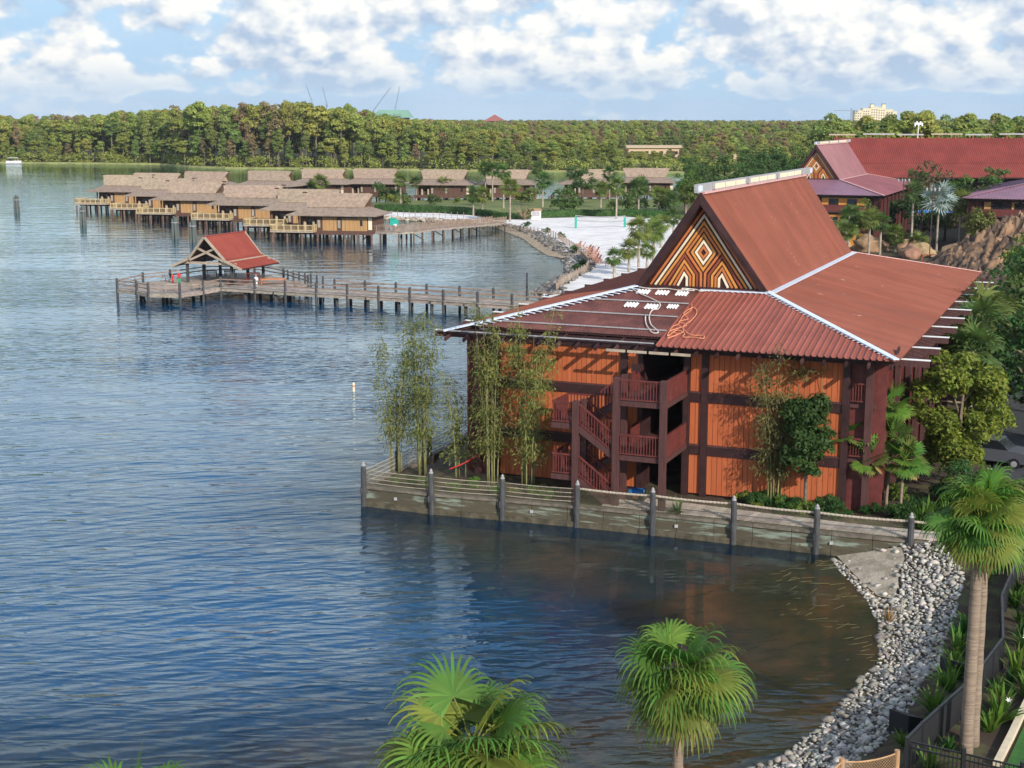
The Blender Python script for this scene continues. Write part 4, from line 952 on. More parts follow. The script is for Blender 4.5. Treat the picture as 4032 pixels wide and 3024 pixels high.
# ------------------------------------------------------------------ vegetation generators
def unit(n, g=rng):
    v = g.normal(size=(n, 3)); return v / np.linalg.norm(v, axis=1)[:, None]
def leaf_quads(C, N, L, W, g=rng, T=None):
    """rhombic leaves: centres C, normals N, length L, width W"""
    n = len(C); r = unit(n, g) if T is None else T
    t = r - (r * N).sum(1)[:, None] * N; t /= np.linalg.norm(t, axis=1)[:, None] + 1e-9; b = np.cross(N, t)
    L = np.broadcast_to(np.asarray(L, float), (n,))[:, None]; W = np.broadcast_to(np.asarray(W, float), (n,))[:, None]
    V = np.stack([C - t * L / 2, C + b * W / 2 + t * L * .05, C + t * L / 2 - N * L * .12, C - b * W / 2 + t * L * .05], 1).reshape(-1, 3)
    return V, np.arange(4 * n).reshape(-1, 4)
def blob_leaves(blobs, n, size, g=rng, shell=.55, up=.35, asp=.6, flat=1.0):
    B = np.array(blobs, float); p = B[:, 3] ** 2; k = g.choice(len(B), n, p=p / p.sum())
    d = unit(n, g); d[:, 2] = np.where(d[:, 2] < -.35, -d[:, 2] * .6, d[:, 2])
    rad = (shell + (1 - shell) * g.random(n) ** .6)[:, None] * B[k, 3][:, None]
    C = B[k, :3] + d * rad * np.array([1, 1, flat]); N = d * .55 + unit(n, g) * .6 + np.array([0, 0, up]); N /= np.linalg.norm(N, axis=1)[:, None]
    s = size * g.uniform(.6, 1.35, n); return leaf_quads(C, N, s, s * asp, g)
def crown_blobs(rx, ry, z0, z1, n, r, g, top=1.0, hollow=.25):
    """sub-clumps spread through an uneven crown volume"""
    out = []; zc, rz = (z0 + z1) / 2, (z1 - z0) / 2
    while len(out) < n:
        p = g.uniform(-1, 1, 3); q = np.linalg.norm(p)
        if q > 1 or q < hollow: continue
        w = 1 - (1 - top) * (p[2] + 1) / 2
        out.append((p[0] * rx * w, p[1] * ry * w, zc + p[2] * rz, r * g.uniform(.6, 1.25)))
    return out
def trunk_mb(h, r, g, limbs=(), lean=.03, n=7, bulge=0.0):
    m = MB(); k = 6; pts = [(g.normal() * lean * h * (i / k) * .5, g.normal() * lean * h * (i / k) * .5, h * i / k) for i in range(k + 1)]
    m.tube([(0, 0, -.4)] + pts[1:], [r * 1.35] + [r * (1 - .55 * i / k) for i in range(1, k + 1)], n)
    for (x, y, z, rr), f in limbs:
        b = Vector(pts[min(k, int(f * k))]); e = Vector((x, y, z)); mid = b.lerp(e, .5) + Vector((0, 0, .05 * h))
        m.tube([b, mid, e], [r * .42, r * .28, r * .10], 5)
    return m
def tree(name, loc, blobs, nleaf, lsize, leafmat, th, tr, label, cat='tree', group=None, asp=.6, seed=0, flat=1.0, up=.35, bark=None, rz=0.0):
    g = np.random.default_rng(seed); r = empty(name, loc, rz); tag(r, label, cat, group)
    V, F = blob_leaves(blobs, nleaf, lsize, g, asp=asp, flat=flat, up=up)
    link('crown', np_mesh('crown', V, F, leafmat), r)
    idx = g.choice(len(blobs), min(7, len(blobs)), replace=False)
    me = trunk_mb(th, tr, g, [(blobs[i], g.uniform(.45, 1)) for i in idx]).mesh('trunk', bark or BARK, True); link('trunk', me, r)
    return r

# ---- fan palms whose every frond is a part
def frond_geo(g, a, e, pl, Rb, nseg=26, droop=1.0, spread=118, stiff=.45, wk=1.0):
    D = Vector((math.cos(a) * math.cos(e), math.sin(a) * math.cos(e), math.sin(e))); S = Vector((-math.sin(a), math.cos(a), 0))
    m = MB(); p = Vector((0, 0, 0)); d = D.copy(); pts = [p.copy()]
    for i in range(4):
        d = (d + Vector((0, 0, -.09 * droop))).normalized(); p = p + d * (pl / 4); pts.append(p.copy())
    m.tube(pts, [.035, .03, .025, .022, .018], 4, 1, cap=False)
    N = S.cross(d).normalized(); V = []; F = []
    roll = g.uniform(-.6, .6); S2 = (S * math.cos(roll) + N * math.sin(roll)).normalized(); N = S2.cross(d).normalized()
    for k in range(nseg):
        ph = R(-spread + 2 * spread * k / (nseg - 1)); q = p.copy(); u = (d * math.cos(ph) + S2 * math.sin(ph) - N * .10 * abs(math.sin(ph))).normalized()
        Ls = Rb * (.72 + .28 * math.cos(ph * .7)) * g.uniform(.88, 1.12); ns = 8 if nseg > 20 else 5; dphi = R(2 * spread / nseg); rr = .04; b0 = len(V)
        for i in range(ns + 1):
            t = i / ns; w = min(rr * dphi * .60, .050 * wk) * (1 if t < stiff else max(.14, 1 - .9 * (t - stiff) / (1 - stiff))); side = u.cross(N)
            side = side.normalized() if side.length > 1e-4 else S2
            V += [tuple(q - side * w), tuple(q + side * w)]
            k2 = 0 if t < stiff else (t - stiff) / (1 - stiff)
            u = (u + Vector((0, 0, -1)) * (.05 + .80 * k2) * droop * (6 / ns)).normalized(); q = q + u * (Ls / ns); rr += Ls / ns
        F += [(b0 + 2 * i, b0 + 2 * i + 1, b0 + 2 * i + 3, b0 + 2 * i + 2) for i in range(ns)]
    m.add(V, F, 0); return m
def fan_palm(loc, h, Rb, nf, label, seed, mats, pl=.95, droop=1.0, tr=.22, spread=118, stiff=.45, nseg=26, dry=.12, emin=-50, emax=82, group=None, name='fan_palm', skirt=True, lean=0.0, wk=1.0):
    g = np.random.default_rng(seed); r = empty(name, loc); tag(r, label, 'palm', group)
    m = MB(); k = 14; lx = g.normal() * lean
    pts = [(lx * (i / k) ** 2 * h, 0, h * i / k) for i in range(k + 1)]
    m.tube([(0, 0, -.5)] + pts[1:], [tr * 1.35] + [tr * (1.08 - .25 * i / k) * (1.05 if i % 2 else .97) for i in range(1, k + 1)], 12); m.build('trunk', PALMBARK, r, smooth=True)
    top = Vector(pts[-1])
    if skirt:   # old leaf bases under the crown
        m = MB()
        for i in range(46):
            a = g.uniform(0, 6.28); z = g.uniform(-.9, .05); rr = tr * .85; p = top + Vector((math.cos(a) * rr, math.sin(a) * rr, z)); m.beam(p, p + Vector((math.cos(a) * .16, math.sin(a) * .16, g.uniform(.15, .32))), .07, .03)
        m.build('leaf_bases', PALMTHATCH, r, fix=False)
    for i in range(nf):
        f = (i + .5) / nf; e = R(emax - (emax - emin) * f ** .85) + g.normal() * .14; a = i * 2.39996 + g.normal() * .25
        dr = f > 1 - dry; mm = L_DRY if dr else mats[int(g.integers(len(mats)))]
        mb = frond_geo(g, a, e, pl * g.uniform(.7, 1.3), Rb * g.uniform(.82, 1.15) * (.8 if dr else 1), nseg, droop * (1.25 if dr else 1), spread, stiff, wk)
        link('frond', mb.mesh('frond', [mm, L_DRY if dr else mats[-1]]), r, top)
    return r
WA = dict(stiff=.36, nseg=26, spread=120, wk=1.1, dry=.17)
fan_palm((-.95, 33, 1.0), 5.65, 1.55, 66, 'large shaggy fan palm whose crown fills the bottom edge of the picture', 11, L_WASH, 1.15, 1.15, .2, emin=-52, emax=66, **WA)
fan_palm((5.25, 42, .9), 4.0, 1.42, 58, 'bright fan palm on a short trunk standing before the dark cove', 12, L_WASH, 1.0, 1.2, .17, emin=-48, emax=70, **WA)
fan_palm((15.2, 44.5, 1.1), 7.9, 1.02, 46, 'left one of the two tall fan palms with touching trunks', 13, L_WASH, .8, 1.2, .20, group='twin fan palms by the black fence', **WA)
fan_palm((15.6, 45.1, 1.1), 8.1, 1.05, 46, 'right one of the two tall fan palms with touching trunks', 14, L_WASH, .85, 1.2, .20, group='twin fan palms by the black fence', **WA)
fan_palm((-8.7, 30.5, 1.0), 5.0, 1.1, 30, 'top of a dark palm just showing at the lower left edge', 15, [L_WASH[1]], .8, 1.1, .2, **WA)
CL = [L_WASH[1], L_SABAL, L_WASH[0]]
for i, (x, y, zt, l) in enumerate(((18.5, 75.0, 5.3, 'slim fan palm nearest the longhouse corner'), (20.7, 76.3, 6.5, 'tallest fan palm of the clump at the longhouse corner'), (19.5, 74.4, 4.0, 'low fan palm in the middle of the corner clump'),
                                   (21.1, 74.6, 3.9, 'low fan palm with dry fronds on the right of the corner clump'), (20.5, 75.3, 5.0, 'fan palm just below the tallest one of the corner clump'))):
    fan_palm((x, y, 1.1), zt - 1.1, .78, 22, l, 20 + i, CL, .62, .45, .085, spread=105, stiff=.72, nseg=18, dry=.28, emin=-62, group='fan palm clump at the longhouse corner', skirt=False, lean=.05, wk=1.3)

# ---- sabal palms further off: crown in one piece
def sabal_crown(seed, leaf, nf=30, pl=1.1, Rb=1.15, droop=.75, nseg=11, spread=110):
    g = np.random.default_rng(seed); M = MB()
    for i in range(nf):
        f = (i + .5) / nf; e = R(80 - 135 * f ** .9) + g.normal() * .1
        b = frond_geo(g, i * 2.39996 + g.normal() * .15, e, pl * g.uniform(.8, 1.15), Rb * g.uniform(.85, 1.1), nseg, droop, spread, .5, 1.9)
        M.add(b.v, b.f)
    return M.mesh('sabal_crown', leaf)
SC = [sabal_crown(31, L_SABAL), sabal_crown(32, L_SABALD), sabal_crown(33, L_SABAL, 34, 1.2, 1.3, 1.0), sabal_crown(34, L_SABALD, 26, 1.0, 1.2, .5), sabal_crown(35, L_SILVER, 28, 1.3, 1.5, .45)]
STR = MB().tube([(0, 0, -.05)] + [(0, 0, i / 8) for i in range(1, 9)], [1.25] + [1.0 - .2 * i / 8 for i in range(1, 9)], 9).mesh('sabal_trunk', mat('sabal_bark', (.34, .29, .235), .9, .25, 2, objrand=.25), True)
def sabal(x, y, h, k, label, s=1.0, tr=.2, group='palms around the beach and lawn', z=None, name='sabal_palm'):
    r = empty(name, (x, y, hgt(x, y) if z is None else z), random.uniform(0, 6.28)); tag(r, label, 'palm', group)
    link('trunk', STR, r, (0, 0, 0), (0, 0, 0), (tr, tr, h)); link('crown', SC[k], r, (0, 0, h), (random.uniform(-.08, .08), random.uniform(-.08, .08), 0), s); return r
LP = 'palm growing on the lawn behind the hedge'
for x, y, h, k, l, s in ((-28.5, 366, 6.0, 0, 'slim palm at the left end of the lawn', 1.05), (-25.4, 380, 5.2, 1, 'palm before the brown bungalow wall left of the lawn', 1.0), (-8.6, 318.5, 4.6, 1, 'left one of two thick trunked palms cut by the footbridge rail', 1.15),
                      (-6.6, 318.5, 4.6, 0, 'right one of two thick trunked palms cut by the footbridge rail', 1.15), (-2.0, 338, 8.6, 1, 'tall palm in the middle of the lawn', 1.2), (-.4, 299.5, 7.2, 0, 'tall pale trunked palm at the shore end of the footbridge', 1.15),
                      (7.4, 344, 6.4, 1, 'full crowned palm on the lawn right of the white hut', 1.25), (-5.1, 374, 8.2, 1, 'right one of the tall palm pair in front of the lagoon', 1.15), (-7.0, 376, 8.6, 1, 'left one of the tall palm pair in front of the lagoon', 1.15), (-18.1, 380, 4.0, 0, 'broad low palm before the brown bungalow wall', 1.3),
                      (6.7, 385, 8.2, 1, 'lone palm against the bright water gap', 1.1), (16.0, 384, 7.2, 1, 'thin palm at the corner of the bungalow right of the water gap', 1.0), (21.2, 341, 4.6, 0, 'short shaggy palm on the right of the lawn', 1.1),
                      (22.2, 303.5, 6.8, 0, 'palm behind the right end of the volleyball net', 1.2), (27.6, 311.5, 6.4, 1, 'broad crowned palm at the right end of the hedge', 1.35), (31.2, 344, 5.0, 1, 'palm behind the broad crowned one at the hedge end', 1.2), (24.0, 352, 7.5, 3, 'dark palm standing behind the short shaggy palm', 1.2),
                      (33.3, 325, 4.0, 0, 'first of the low palms right of the beach', 1.1), (34.6, 319, 3.9, 0, 'second of the low palms right of the beach', 1.1), (34.2, 305.5, 4.0, 3, 'third of the low palms right of the beach', 1.1), (38, 312, 4.6, 0, 'pale palm beside the low palms right of the beach', 1.15),
                      (-51.8, 372, 5.4, 1, 'left one of the lone twin palms among the bungalows', 1.2), (-49.6, 371, 6.4, 0, 'right one of the lone twin palms among the bungalows', 1.3),
                      (13.6, 188.5, 3.2, 1, 'small dark palm standing alone on the white sand', .72), (16.0, 194, 3.8, 2, 'droopy palm on the sand left of the tall one', .8), (17.6, 197, 6.2, 2, 'tall droopy palm on the sand by the red gable', .95), (20.2, 203, 5.6, 2, 'droopy palm on the sand close to the dark bargeboard', .95),
                      (19.0, 199.5, 3.0, 0, 'short palm below the tall droopy palms on the sand', .7), (24.7, 236, 4.0, 0, 'palm at the far edge of the sand by the gable', .95), (27.2, 240, 4.8, 3, 'dark palm behind the one at the far sand edge', .95), (22.6, 226, 4.4, 0, 'pale palm at the right end of the sand', .95)):
    sabal(x, y, h, k, l, s)

# ---- broadleaf trees and shrubs near the longhouse
g0 = np.random.default_rng(5)
tree('broadleaf_tree', (25.4, 78.6, 1.1), crown_blobs(2.45, 2.3, 1.2, 7.5, 44, .85, np.random.default_rng(41), .95) + crown_blobs(2.9, 2.6, 1.4, 8.1, 14, .62, np.random.default_rng(46), 1.0, .85), 19000, .28, L_YELLOW, 6.2, .16, 'rounded yellow-green tree at the right corner of the longhouse', asp=.5, seed=41)
tree('broadleaf_tree', (15.75, 73.9, 1.1), crown_blobs(1.2, 1.1, 1.9, 6.7, 36, .66, np.random.default_rng(42), .75), 9500, .24, L_DARK, 5.5, .12, 'narrow dark green tree in front of the orange wall', asp=.5, seed=42)
# bamboo
def bamboo(name, base, nc, h, spread, nleaf, label, seed, lmat=L_BAMBOO, z0=.25, rad=.5, group='bamboo before the longhouse'):
    g = np.random.default_rng(seed); r = empty(name, base); tag(r, label, 'bamboo', group); C = []; T = []
    for i in range(nc):
        a = g.uniform(0, 6.28); rr = rad * math.sqrt(g.random()); b = Vector((math.cos(a) * rr, math.sin(a) * rr, -.1)); hh = h * g.uniform(.68, 1.05); ln = Vector((math.cos(a), math.sin(a), 0)) * g.uniform(.2, 1.0) * spread
        pts = [b + ln * (t * t) + Vector((0, 0, hh * t)) for t in [k / 8 for k in range(9)]]
        MB().tube(pts, [.045 * (1 - .8 * k / 8) for k in range(9)], 6).build('culm', CULM, r, smooth=True)
        nl = nleaf // nc; t = z0 + (1 - z0) * g.choice(np.sort(g.random(16)), nl) + g.normal(size=nl) * .012; t = np.clip(t, .12, .999); j = np.minimum((t * 8).astype(int), 7); P = np.array([tuple(p) for p in pts]); f = (t * 8 - j)[:, None]
        c = P[j] * (1 - f) + P[j + 1] * f; tw = g.integers(0, 60, nl); ph = tw * 2.4 + i; ln_ = g.uniform(.1, 1.15, nl) * (1 - .5 * t)
        o = np.c_[np.cos(ph) * ln_, np.sin(ph) * ln_, g.normal(size=nl) * .12 - ln_ * .35]; C.append(c + o)
        d = np.c_[np.cos(ph), np.sin(ph), -g.uniform(.3, 1.6, nl)] + unit(nl, g) * .45; T.append(d / np.linalg.norm(d, axis=1)[:, None])
    tw_ = MB()
    for c0 in np.concatenate(C)[::7]:
        dd0 = g.normal(size=3) * .10; tw_.beam(tuple(c0), (c0[0] + dd0[0] * 2.2, c0[1] + dd0[1] * 2.2, c0[2] + .22 + dd0[2]), .012, .012)
    tag(tw_.build('twigs', CULM, r, fix=False), kind='stuff')
    C = np.concatenate(C); T = np.concatenate(T); N = unit(len(C), g); N[:, 2] = abs(N[:, 2]); V, F = leaf_quads(C, N, g.uniform(.18, .34, len(C)), g.uniform(.045, .075, len(C)), g, T)
    link('foliage', np_mesh('bamboo_foliage', V, F, lmat), r)
CULM = mat('bamboo_culm', (.20, .20, .085), .6, .3, 1.5)
bamboo('bamboo', (-7.0, 82.9, 1.1), 9, 9.4, 1.3, 2600, 'tall thin bamboo on the point of the sea wall, left clump', 51, rad=.45)
bamboo('bamboo', (-5.3, 82.3, 1.1), 9, 9.7, 1.2, 3200, 'tall thin bamboo on the point of the sea wall, right clump', 52, rad=.4)
bamboo('bamboo', (-3.1, 81.7, 1.1), 5, 6.8, 1.1, 1100, 'short sparse bamboo left of the corner post', 53, rad=.4)
bamboo('bamboo', (-1.2, 80.0, 1.1), 8, 10.8, 1.3, 3300, 'leafy bamboo rising past the eave by the corner post', 54, rad=.4)
bamboo('bamboo', (.9, 79.0, 1.1), 9, 10.9, 1.6, 4300, 'thick leafy bamboo in front of the left half of the orange wall', 55, rad=.5)
L_BAMB2 = leafm('bamboo_leaf_pale', (.175, .165, .060), .1, .5)
bamboo('bamboo', (14.3, 75.3, 1.1), 10, 8.9, 1.7, 4200, 'feathery pale bamboo in front of the right half of the orange wall', 56, L_BAMB2, rad=.45)
bamboo('bamboo', (16.9, 75.4, 1.1), 4, 8.2, 1.4, 1100, 'few bamboo stems behind the narrow dark tree', 57, L_BAMB2, rad=.3)

# low planting
def shrub_mesh(seed, leaf, rx, h, n, size, asp=.5):
    g = np.random.default_rng(seed); V, F = blob_leaves(crown_blobs(rx, rx, .1, h, 9, rx * .42, g, .8, .1), n, size, g, asp=asp); return np_mesh('shrub', V, F, leaf)
def strap_mesh(seed, leaf, n=26, L=.9, w=.055):
    g = np.random.default_rng(seed); m = MB()
    for i in range(n):
        a = g.uniform(0, 6.28); e = g.uniform(.6, 1.45); d = Vector((math.cos(a) * math.cos(e), math.sin(a) * math.cos(e), math.sin(e))); s = Vector((-math.sin(a), math.cos(a), 0)); p = Vector((math.cos(a) * .06, math.sin(a) * .06, 0)); l = L * g.uniform(.6, 1.15); V = []
        for k in range(6):
            t = k / 5; ww = w * (1 - t ** 2.5) + .004; V += [tuple(p - s * ww), tuple(p + s * ww)]; d = (d + Vector((0, 0, -.20 * t * 1.6))).normalized(); p = p + d * (l / 5)
        m.add(V, [(2 * k, 2 * k + 1, 2 * k + 3, 2 * k + 2) for k in range(5)])
    return m.mesh('strap_leaves', leaf)
L_LILY = leafm('lily_leaf', (.085, .165, .022), .15, .5); L_FERN = leafm('fern_leaf', (.035, .10, .018), .25, .5)
SH = [shrub_mesh(61, L_GREEN, .7, 1.0, 700, .16), shrub_mesh(62, L_FERN, .8, .8, 800, .16), shrub_mesh(63, L_DARK, .9, 1.4, 900, .18), shrub_mesh(64, L_YELLOW, .6, .8, 500, .16)]
ST_ = [strap_mesh(65, L_LILY), strap_mesh(66, L_FERN, 30, .8), strap_mesh(67, L_LILY, 34, 1.1, .07)]
def plant(x, y, k, s, label, group, cat='shrub', strap=False, name='shrub'):
    o = link(name, (ST_ if strap else SH)[k], None, (x, y, hgt(x, y) - .03), (0, 0, random.uniform(0, 6.28)), s); return tag(o, label, cat, group)
gp = np.random.default_rng(8)
KN = ('mid green', 'ferny', 'dark green', 'yellow-green'); KB = ('leafy', 'ferny', 'dark leafy', 'yellowish')
for i in range(46):   # bed behind the boardwalk
    f = .22 + .78 * gp.random(); p, d = along(BACK, TB * f); o = Vector((-d.y, d.x)); o = o if o.y > 0 else -o; q = p + o * gp.uniform(.9, 3.2); k = int(gp.integers(4))
    plant(q.x, q.y, k, gp.uniform(.5, .9), 'low %s shrub in the bed between boardwalk and orange wall' % KN[k], 'planting at the foot of the longhouse')
for i in range(26):
    q = Vector((21 + gp.random() * 6, 69.5 + gp.random() * 7)); k = int(gp.integers(3)); st = i % 3 == 0
    plant(q.x, q.y, k, gp.uniform(.7, 1.3), ('%s strap leaved plant under the corner palm clump' if st else '%s shrub in the dense bed under the corner palm clump') % KN[k].capitalize(), 'planting under the corner palms', strap=st)
for i in range(26):   # point of the sea wall
    t = gp.random(); q = Vector((-8.0, 79.4)).lerp(Vector((4.5, 75.6)), t) + Vector((.35, .93)) * gp.uniform(.35, 2.2); k = int(gp.choice([0, 1, 3]))
    plant(q.x, q.y, k, gp.uniform(.35, .7), 'tuft of %s weeds behind the netting of the rope fence' % KB[k], 'weeds on the point of the sea wall', cat='weeds')
plant(8.9, 73.6, 2, .9, 'single fern growing out of the sea wall cap by the boardwalk', None, strap=True, cat='fern', name='fern')
LBED = np.array([(12.72, 42.86), (15.89, 47.17), (18.89, 51.89), (20.56, 56.92), (25.2, 66.6), (40, 66), (40, 40)], float)
LIL = [(13.43, 45.6), (14.68, 44.6), (17.07, 46.9), (17.9, 49.3), (20.9, 55.4), (21.9, 59.0), (23.1, 64.6), (18.48, 55.6), (16.42, 50.3), (13.63, 43.2), (22.8, 61.1), (19.2, 51.0), (19.9, 52.9), (18.6, 50.2), (17.6, 47.9), (20.6, 54.1), (21.4, 57.0), (22.4, 58.2), (23.3, 60.4), (24.2, 62.4), (24.6, 65.2), (19.4, 57.0), (20.2, 58.8), (20.9, 60.5), (21.6, 62.2), (22.4, 63.6), (18.9, 48.8), (19.6, 50.0), (20.4, 51.4), (21.2, 53.2), (22.0, 55.0), (22.8, 57.0), (16.9, 51.5), (17.6, 53.2), (14.9, 46.9), (15.3, 48.4), (16.6, 46.2), (19.0, 56.4), (18.0, 54.4)]
for i, (x, y) in enumerate(LIL): plant(x, y, i % 3, gp.uniform(.8, 1.25), ('bright strap leaved lily clump', 'dark narrow leaved lily clump', 'large broad leaved lily clump')[i % 3] + (' between the black fence and the stones' if sdf(np.array([(x, y)]), LBED)[0] < 0 else ' between the black fence and the turf'), 'lily clumps along the black fence', cat='lily', strap=True, name='lily_clump')
WF = MB()
for k in range(6): a = k * 1.047; WF.add([(0, 0, 0), (.05 * math.cos(a - .4), .05 * math.sin(a - .4), .05), (.13 * math.cos(a), .13 * math.sin(a), .08), (.05 * math.cos(a + .4), .05 * math.sin(a + .4), .05)], [(0, 1, 2, 3)])
WFM = WF.mesh('lily_flower', WHITEP)
for x, y, z, l in ((20.0, 52.6, 2.1, 'upper white lily flower by the black fence'), (17.4, 46.9, 1.95, 'lower white lily flower by the pale kerb')): tag(link('lily_flower', WFM, None, (x, y, z), (.7, 0, 0), 1.0), l, 'flower')
# reeds in the shallows
tag(link('reed_tuft', strap_mesh(68, L_DRY, 40, .8, .02), None, (16.75, 60.1, 0)), 'dry tawny grass tuft at the water edge of the cove', 'grass')

# hedges behind the beach
def hedge(name, L, h, w, n, label):
    g = np.random.default_rng(77); r = empty(name, (L[0][0], L[0][1], 0)); tag(r, label, 'hedge'); o = Vector((*L[0], 0)); core = MB(); C = []; N = []
    for a, b in zip(L, L[1:]):
        z = hgt(*a); core.beam(Vector((*a, z + h * .48)) - o, Vector((*b, z + h * .48)) - o, w * .9, h * .94); A, B = Vector((*a, z)) - o, Vector((*b, z)) - o; d = (B - A).normalized(); s = Vector((d.y, -d.x, 0))
        for i in range(int(n * (B - A).length)):
            p = A.lerp(B, g.random()); f = g.random()
            if f < .55: q = p + s * (w / 2) + Vector((0, 0, g.random() * h)); nn = s
            else: q = p + s * g.uniform(-.5, .5) * w + Vector((0, 0, h * g.uniform(.97, 1.04))); nn = Vector((0, 0, 1))
            C.append(tuple(q)); N.append(tuple(nn))
    core.build('core', L_HEDGE, r); C = np.array(C); N = np.array(N) + unit(len(C), g) * .7; N /= np.linalg.norm(N, axis=1)[:, None]; V, F = leaf_quads(C, N, .38, .24, g); link('foliage', np_mesh('hedge_foliage', V, F, L_HEDGE), r)
hedge('hedge', [(-32, 334.2), (-17, 327.8), (-10.4, 322.8), (-8.6, 321.4)], 1.5, 1.4, 34, 'clipped dark hedge behind the narrow sand strip left of the footbridge')
hedge('hedge', [(6.0, 310.3), (13.8, 312.7), (25.2, 310.3), (35, 305.2)], 1.5, 1.5, 34, 'clipped dark hedge at the back of the white beach')
hedge('hedge', [(-7.5, 321), (-3.6, 312), (1.6, 308.8)], 1.2, 1.4, 34, 'darker uneven hedge between the footbridge and the white hut')
bushm = [shrub_mesh(71, L_SABALD, 2.6, 3.4, 900, .5), shrub_mesh(72, L_YELLOW, 1.8, 1.8, 500, .4), shrub_mesh(73, L_SABAL, 2.2, 2.6, 700, .45)]
for x, y, k, s, l in ((-31, 362, 1, 1.2, 'yellow-green bush at the left end of the hedge'), (-33, 370, 0, 1.5, 'big dark shrub beside the yellow-green bush'), (-19.5, 354, 0, .8, 'small dark shrub on the left of the lawn'), (-13.4, 354, 1, .8, 'spiky low bush on the middle of the lawn'), (-27, 357, 2, 1.0, 'spreading green bush behind the hedge'), (12.2, 327, 0, 1.6, 'large dark round bush in the middle of the lawn'),
                      (27.5, 327, 0, 1.3, 'dark bush right of the short shaggy palm'), (23.6, 330, 2, 1.0, 'green bush between the palms right of the lawn'), (5.0, 365, 2, 1.5, 'bush row in front of the water gap'), (1.0, 366, 1, 1.3, 'yellowish bush in front of the water gap'), (35, 330, 0, 1.5, 'dark bush at the right end of the lawn'), (3.2, 305.5, 2, .9, 'low bush beside the white hut')):
    tag(link('shrub', bushm[k], None, (x, y, hgt(x, y)), (0, 0, random.random() * 6), s), l, 'shrub', 'shrubs on the lawn')
lawn_tree = tree('lawn_tree', (18.1, 365.6, 1.1), crown_blobs(3.4, 3.2, 2.6, 8.6, 26, 1.2, np.random.default_rng(81), .8), 2200, .5, L_SABALD, 5.5, .2, 'round dark tree on a thin trunk in the middle of the lawn', seed=81)
bare = empty('bare_tree', (2.6, 303.8, .9)); tag(bare, 'leafless branching small tree beside the white hut', 'tree'); m = MB(); gb = np.random.default_rng(3)
for i in range(26):
    a = gb.uniform(0, 6.28); e = gb.uniform(.5, 1.3); L_ = gb.uniform(2.2, 4.2); d = Vector((math.cos(a) * math.cos(e), math.sin(a) * math.cos(e), math.sin(e))); m.tube([(0, 0, .4), d * (L_ * .5), d * L_ + Vector((gb.normal() * .3, gb.normal() * .3, .2))], [.07, .05, .015], 4)
m.build('branches', mat('bare_branch', (.30, .22, .15), .9), bare); MB().tube([(0, 0, -.3), (0, 0, .8)], [.16, .10], 7).build('trunk', BARK, bare)

# ------------------------------------------------------------------ stony cove, black fence and planting bed (lower right)
def rock_mesh(seed, m_, sub=1, squash=.52):
    bm = bmesh.new(); bmesh.ops.create_icosphere(bm, subdivisions=sub, radius=.5); o = Vector((seed * 3.1, seed * 1.7, 0))
    for v in bm.verts:
        k = 1 + .55 * (mnoise.noise(v.co * 1.9 + o)) + (.22 if sub < 3 else .45) * mnoise.noise(v.co * 4.3 + o) + (.0 if sub < 3 else .22) * (1 - 2 * abs(mnoise.noise(v.co * 9 + o))); v.co = Vector((v.co.x * k, v.co.y * k * .82, v.co.z * k * squash))
    me = bpy.data.meshes.new('rock'); bm.to_mesh(me); bm.free(); mset(me, m_); me.polygons.foreach_set('use_smooth', [True] * len(me.polygons)); me.update(); return me
ROCKM = [mat('limestone_%d' % i, c, .9, .28, 3.5, objrand=.5, bump=.5, bscale=9) for i, c in enumerate([(.45, .42, .37), (.36, .34, .30), (.50, .46, .385), (.27, .245, .205)])]
RM = [rock_mesh(i, ROCKM[i % 4]) for i in range(8)]
stony = empty('stony_shore', (14, 52, 0)); tag(stony, kind='structure')
gr = np.random.default_rng(90); P = gr.uniform((6, 42.5), (24, 69), (42000, 2)); d = sdf(P); SANDP = [(16.6, 69.7), (16.75, 67.0), (16.9, 65.2), (17.1, 63.4), (17.6, 62.6), (18.2, 64.0), (18.6, 65.6), (19.3, 67.0), (19.6, 68.7)]
wmax = np.interp(P[:, 1], [43, 47, 52, 56, 60, 64, 68], [2.3, 2.5, 2.0, 2.1, 3.0, 4.2, 4.8]); ok = (d > -.5) & (d < wmax) & (sdf(P, np.array(SANDP)) < np.where(gr.random(len(P)) < .93, -.10, .6)); P = P[ok]; d = d[ok]
kept = []; cell = {}
for (x, y), dd_ in zip(P, d):
    s = .13 + .31 * gr.random() ** 2.4; key = (int(x), int(y)); bad = False
    for i in (-1, 0, 1):
        for j in (-1, 0, 1):
            for a, b, t in cell.get((key[0] + i, key[1] + j), ()):
                if (a - x) ** 2 + (b - y) ** 2 < ((s + t) * .34) ** 2: bad = True; break
            if bad: break
        if bad: break
    if bad: continue
    cell.setdefault(key, []).append((x, y, s)); kept.append((x, y, s))
kept.sort(key=lambda t: -t[2] / (t[1] * 1.0)); hz_ = heights([(a, b) for a, b, _ in kept])
VV, FF, o0 = [], [], 0
for i, (x, y, s) in enumerate(kept):
    z = max(hz_[i], -.12) + s * .16; rot = (gr.normal() * .25, gr.normal() * .25, gr.random() * 6.28); me = RM[int(gr.integers(8))] if z > .16 else RM[3 if gr.random() < .5 else 7]
    if i < 300: link('stone', me, stony, (x - 14, y - 52, z), rot, (s * gr.uniform(1.0, 1.5), s * gr.uniform(.9, 1.2), s * gr.uniform(.9, 1.3)))
    else:
        M_ = Euler(rot).to_matrix(); vv = np.empty(len(me.vertices) * 3, np.float32); me.vertices.foreach_get('co', vv); vv = vv.reshape(-1, 3) @ np.array(M_).T * (s * 1.15) + np.array([x - 14, y - 52, z])
        ff = np.empty(len(me.polygons) * 3, np.int32); me.polygons.foreach_get('vertices', ff); VV.append(vv); FF.append(ff.reshape(-1, 3) + o0); o0 += len(vv)
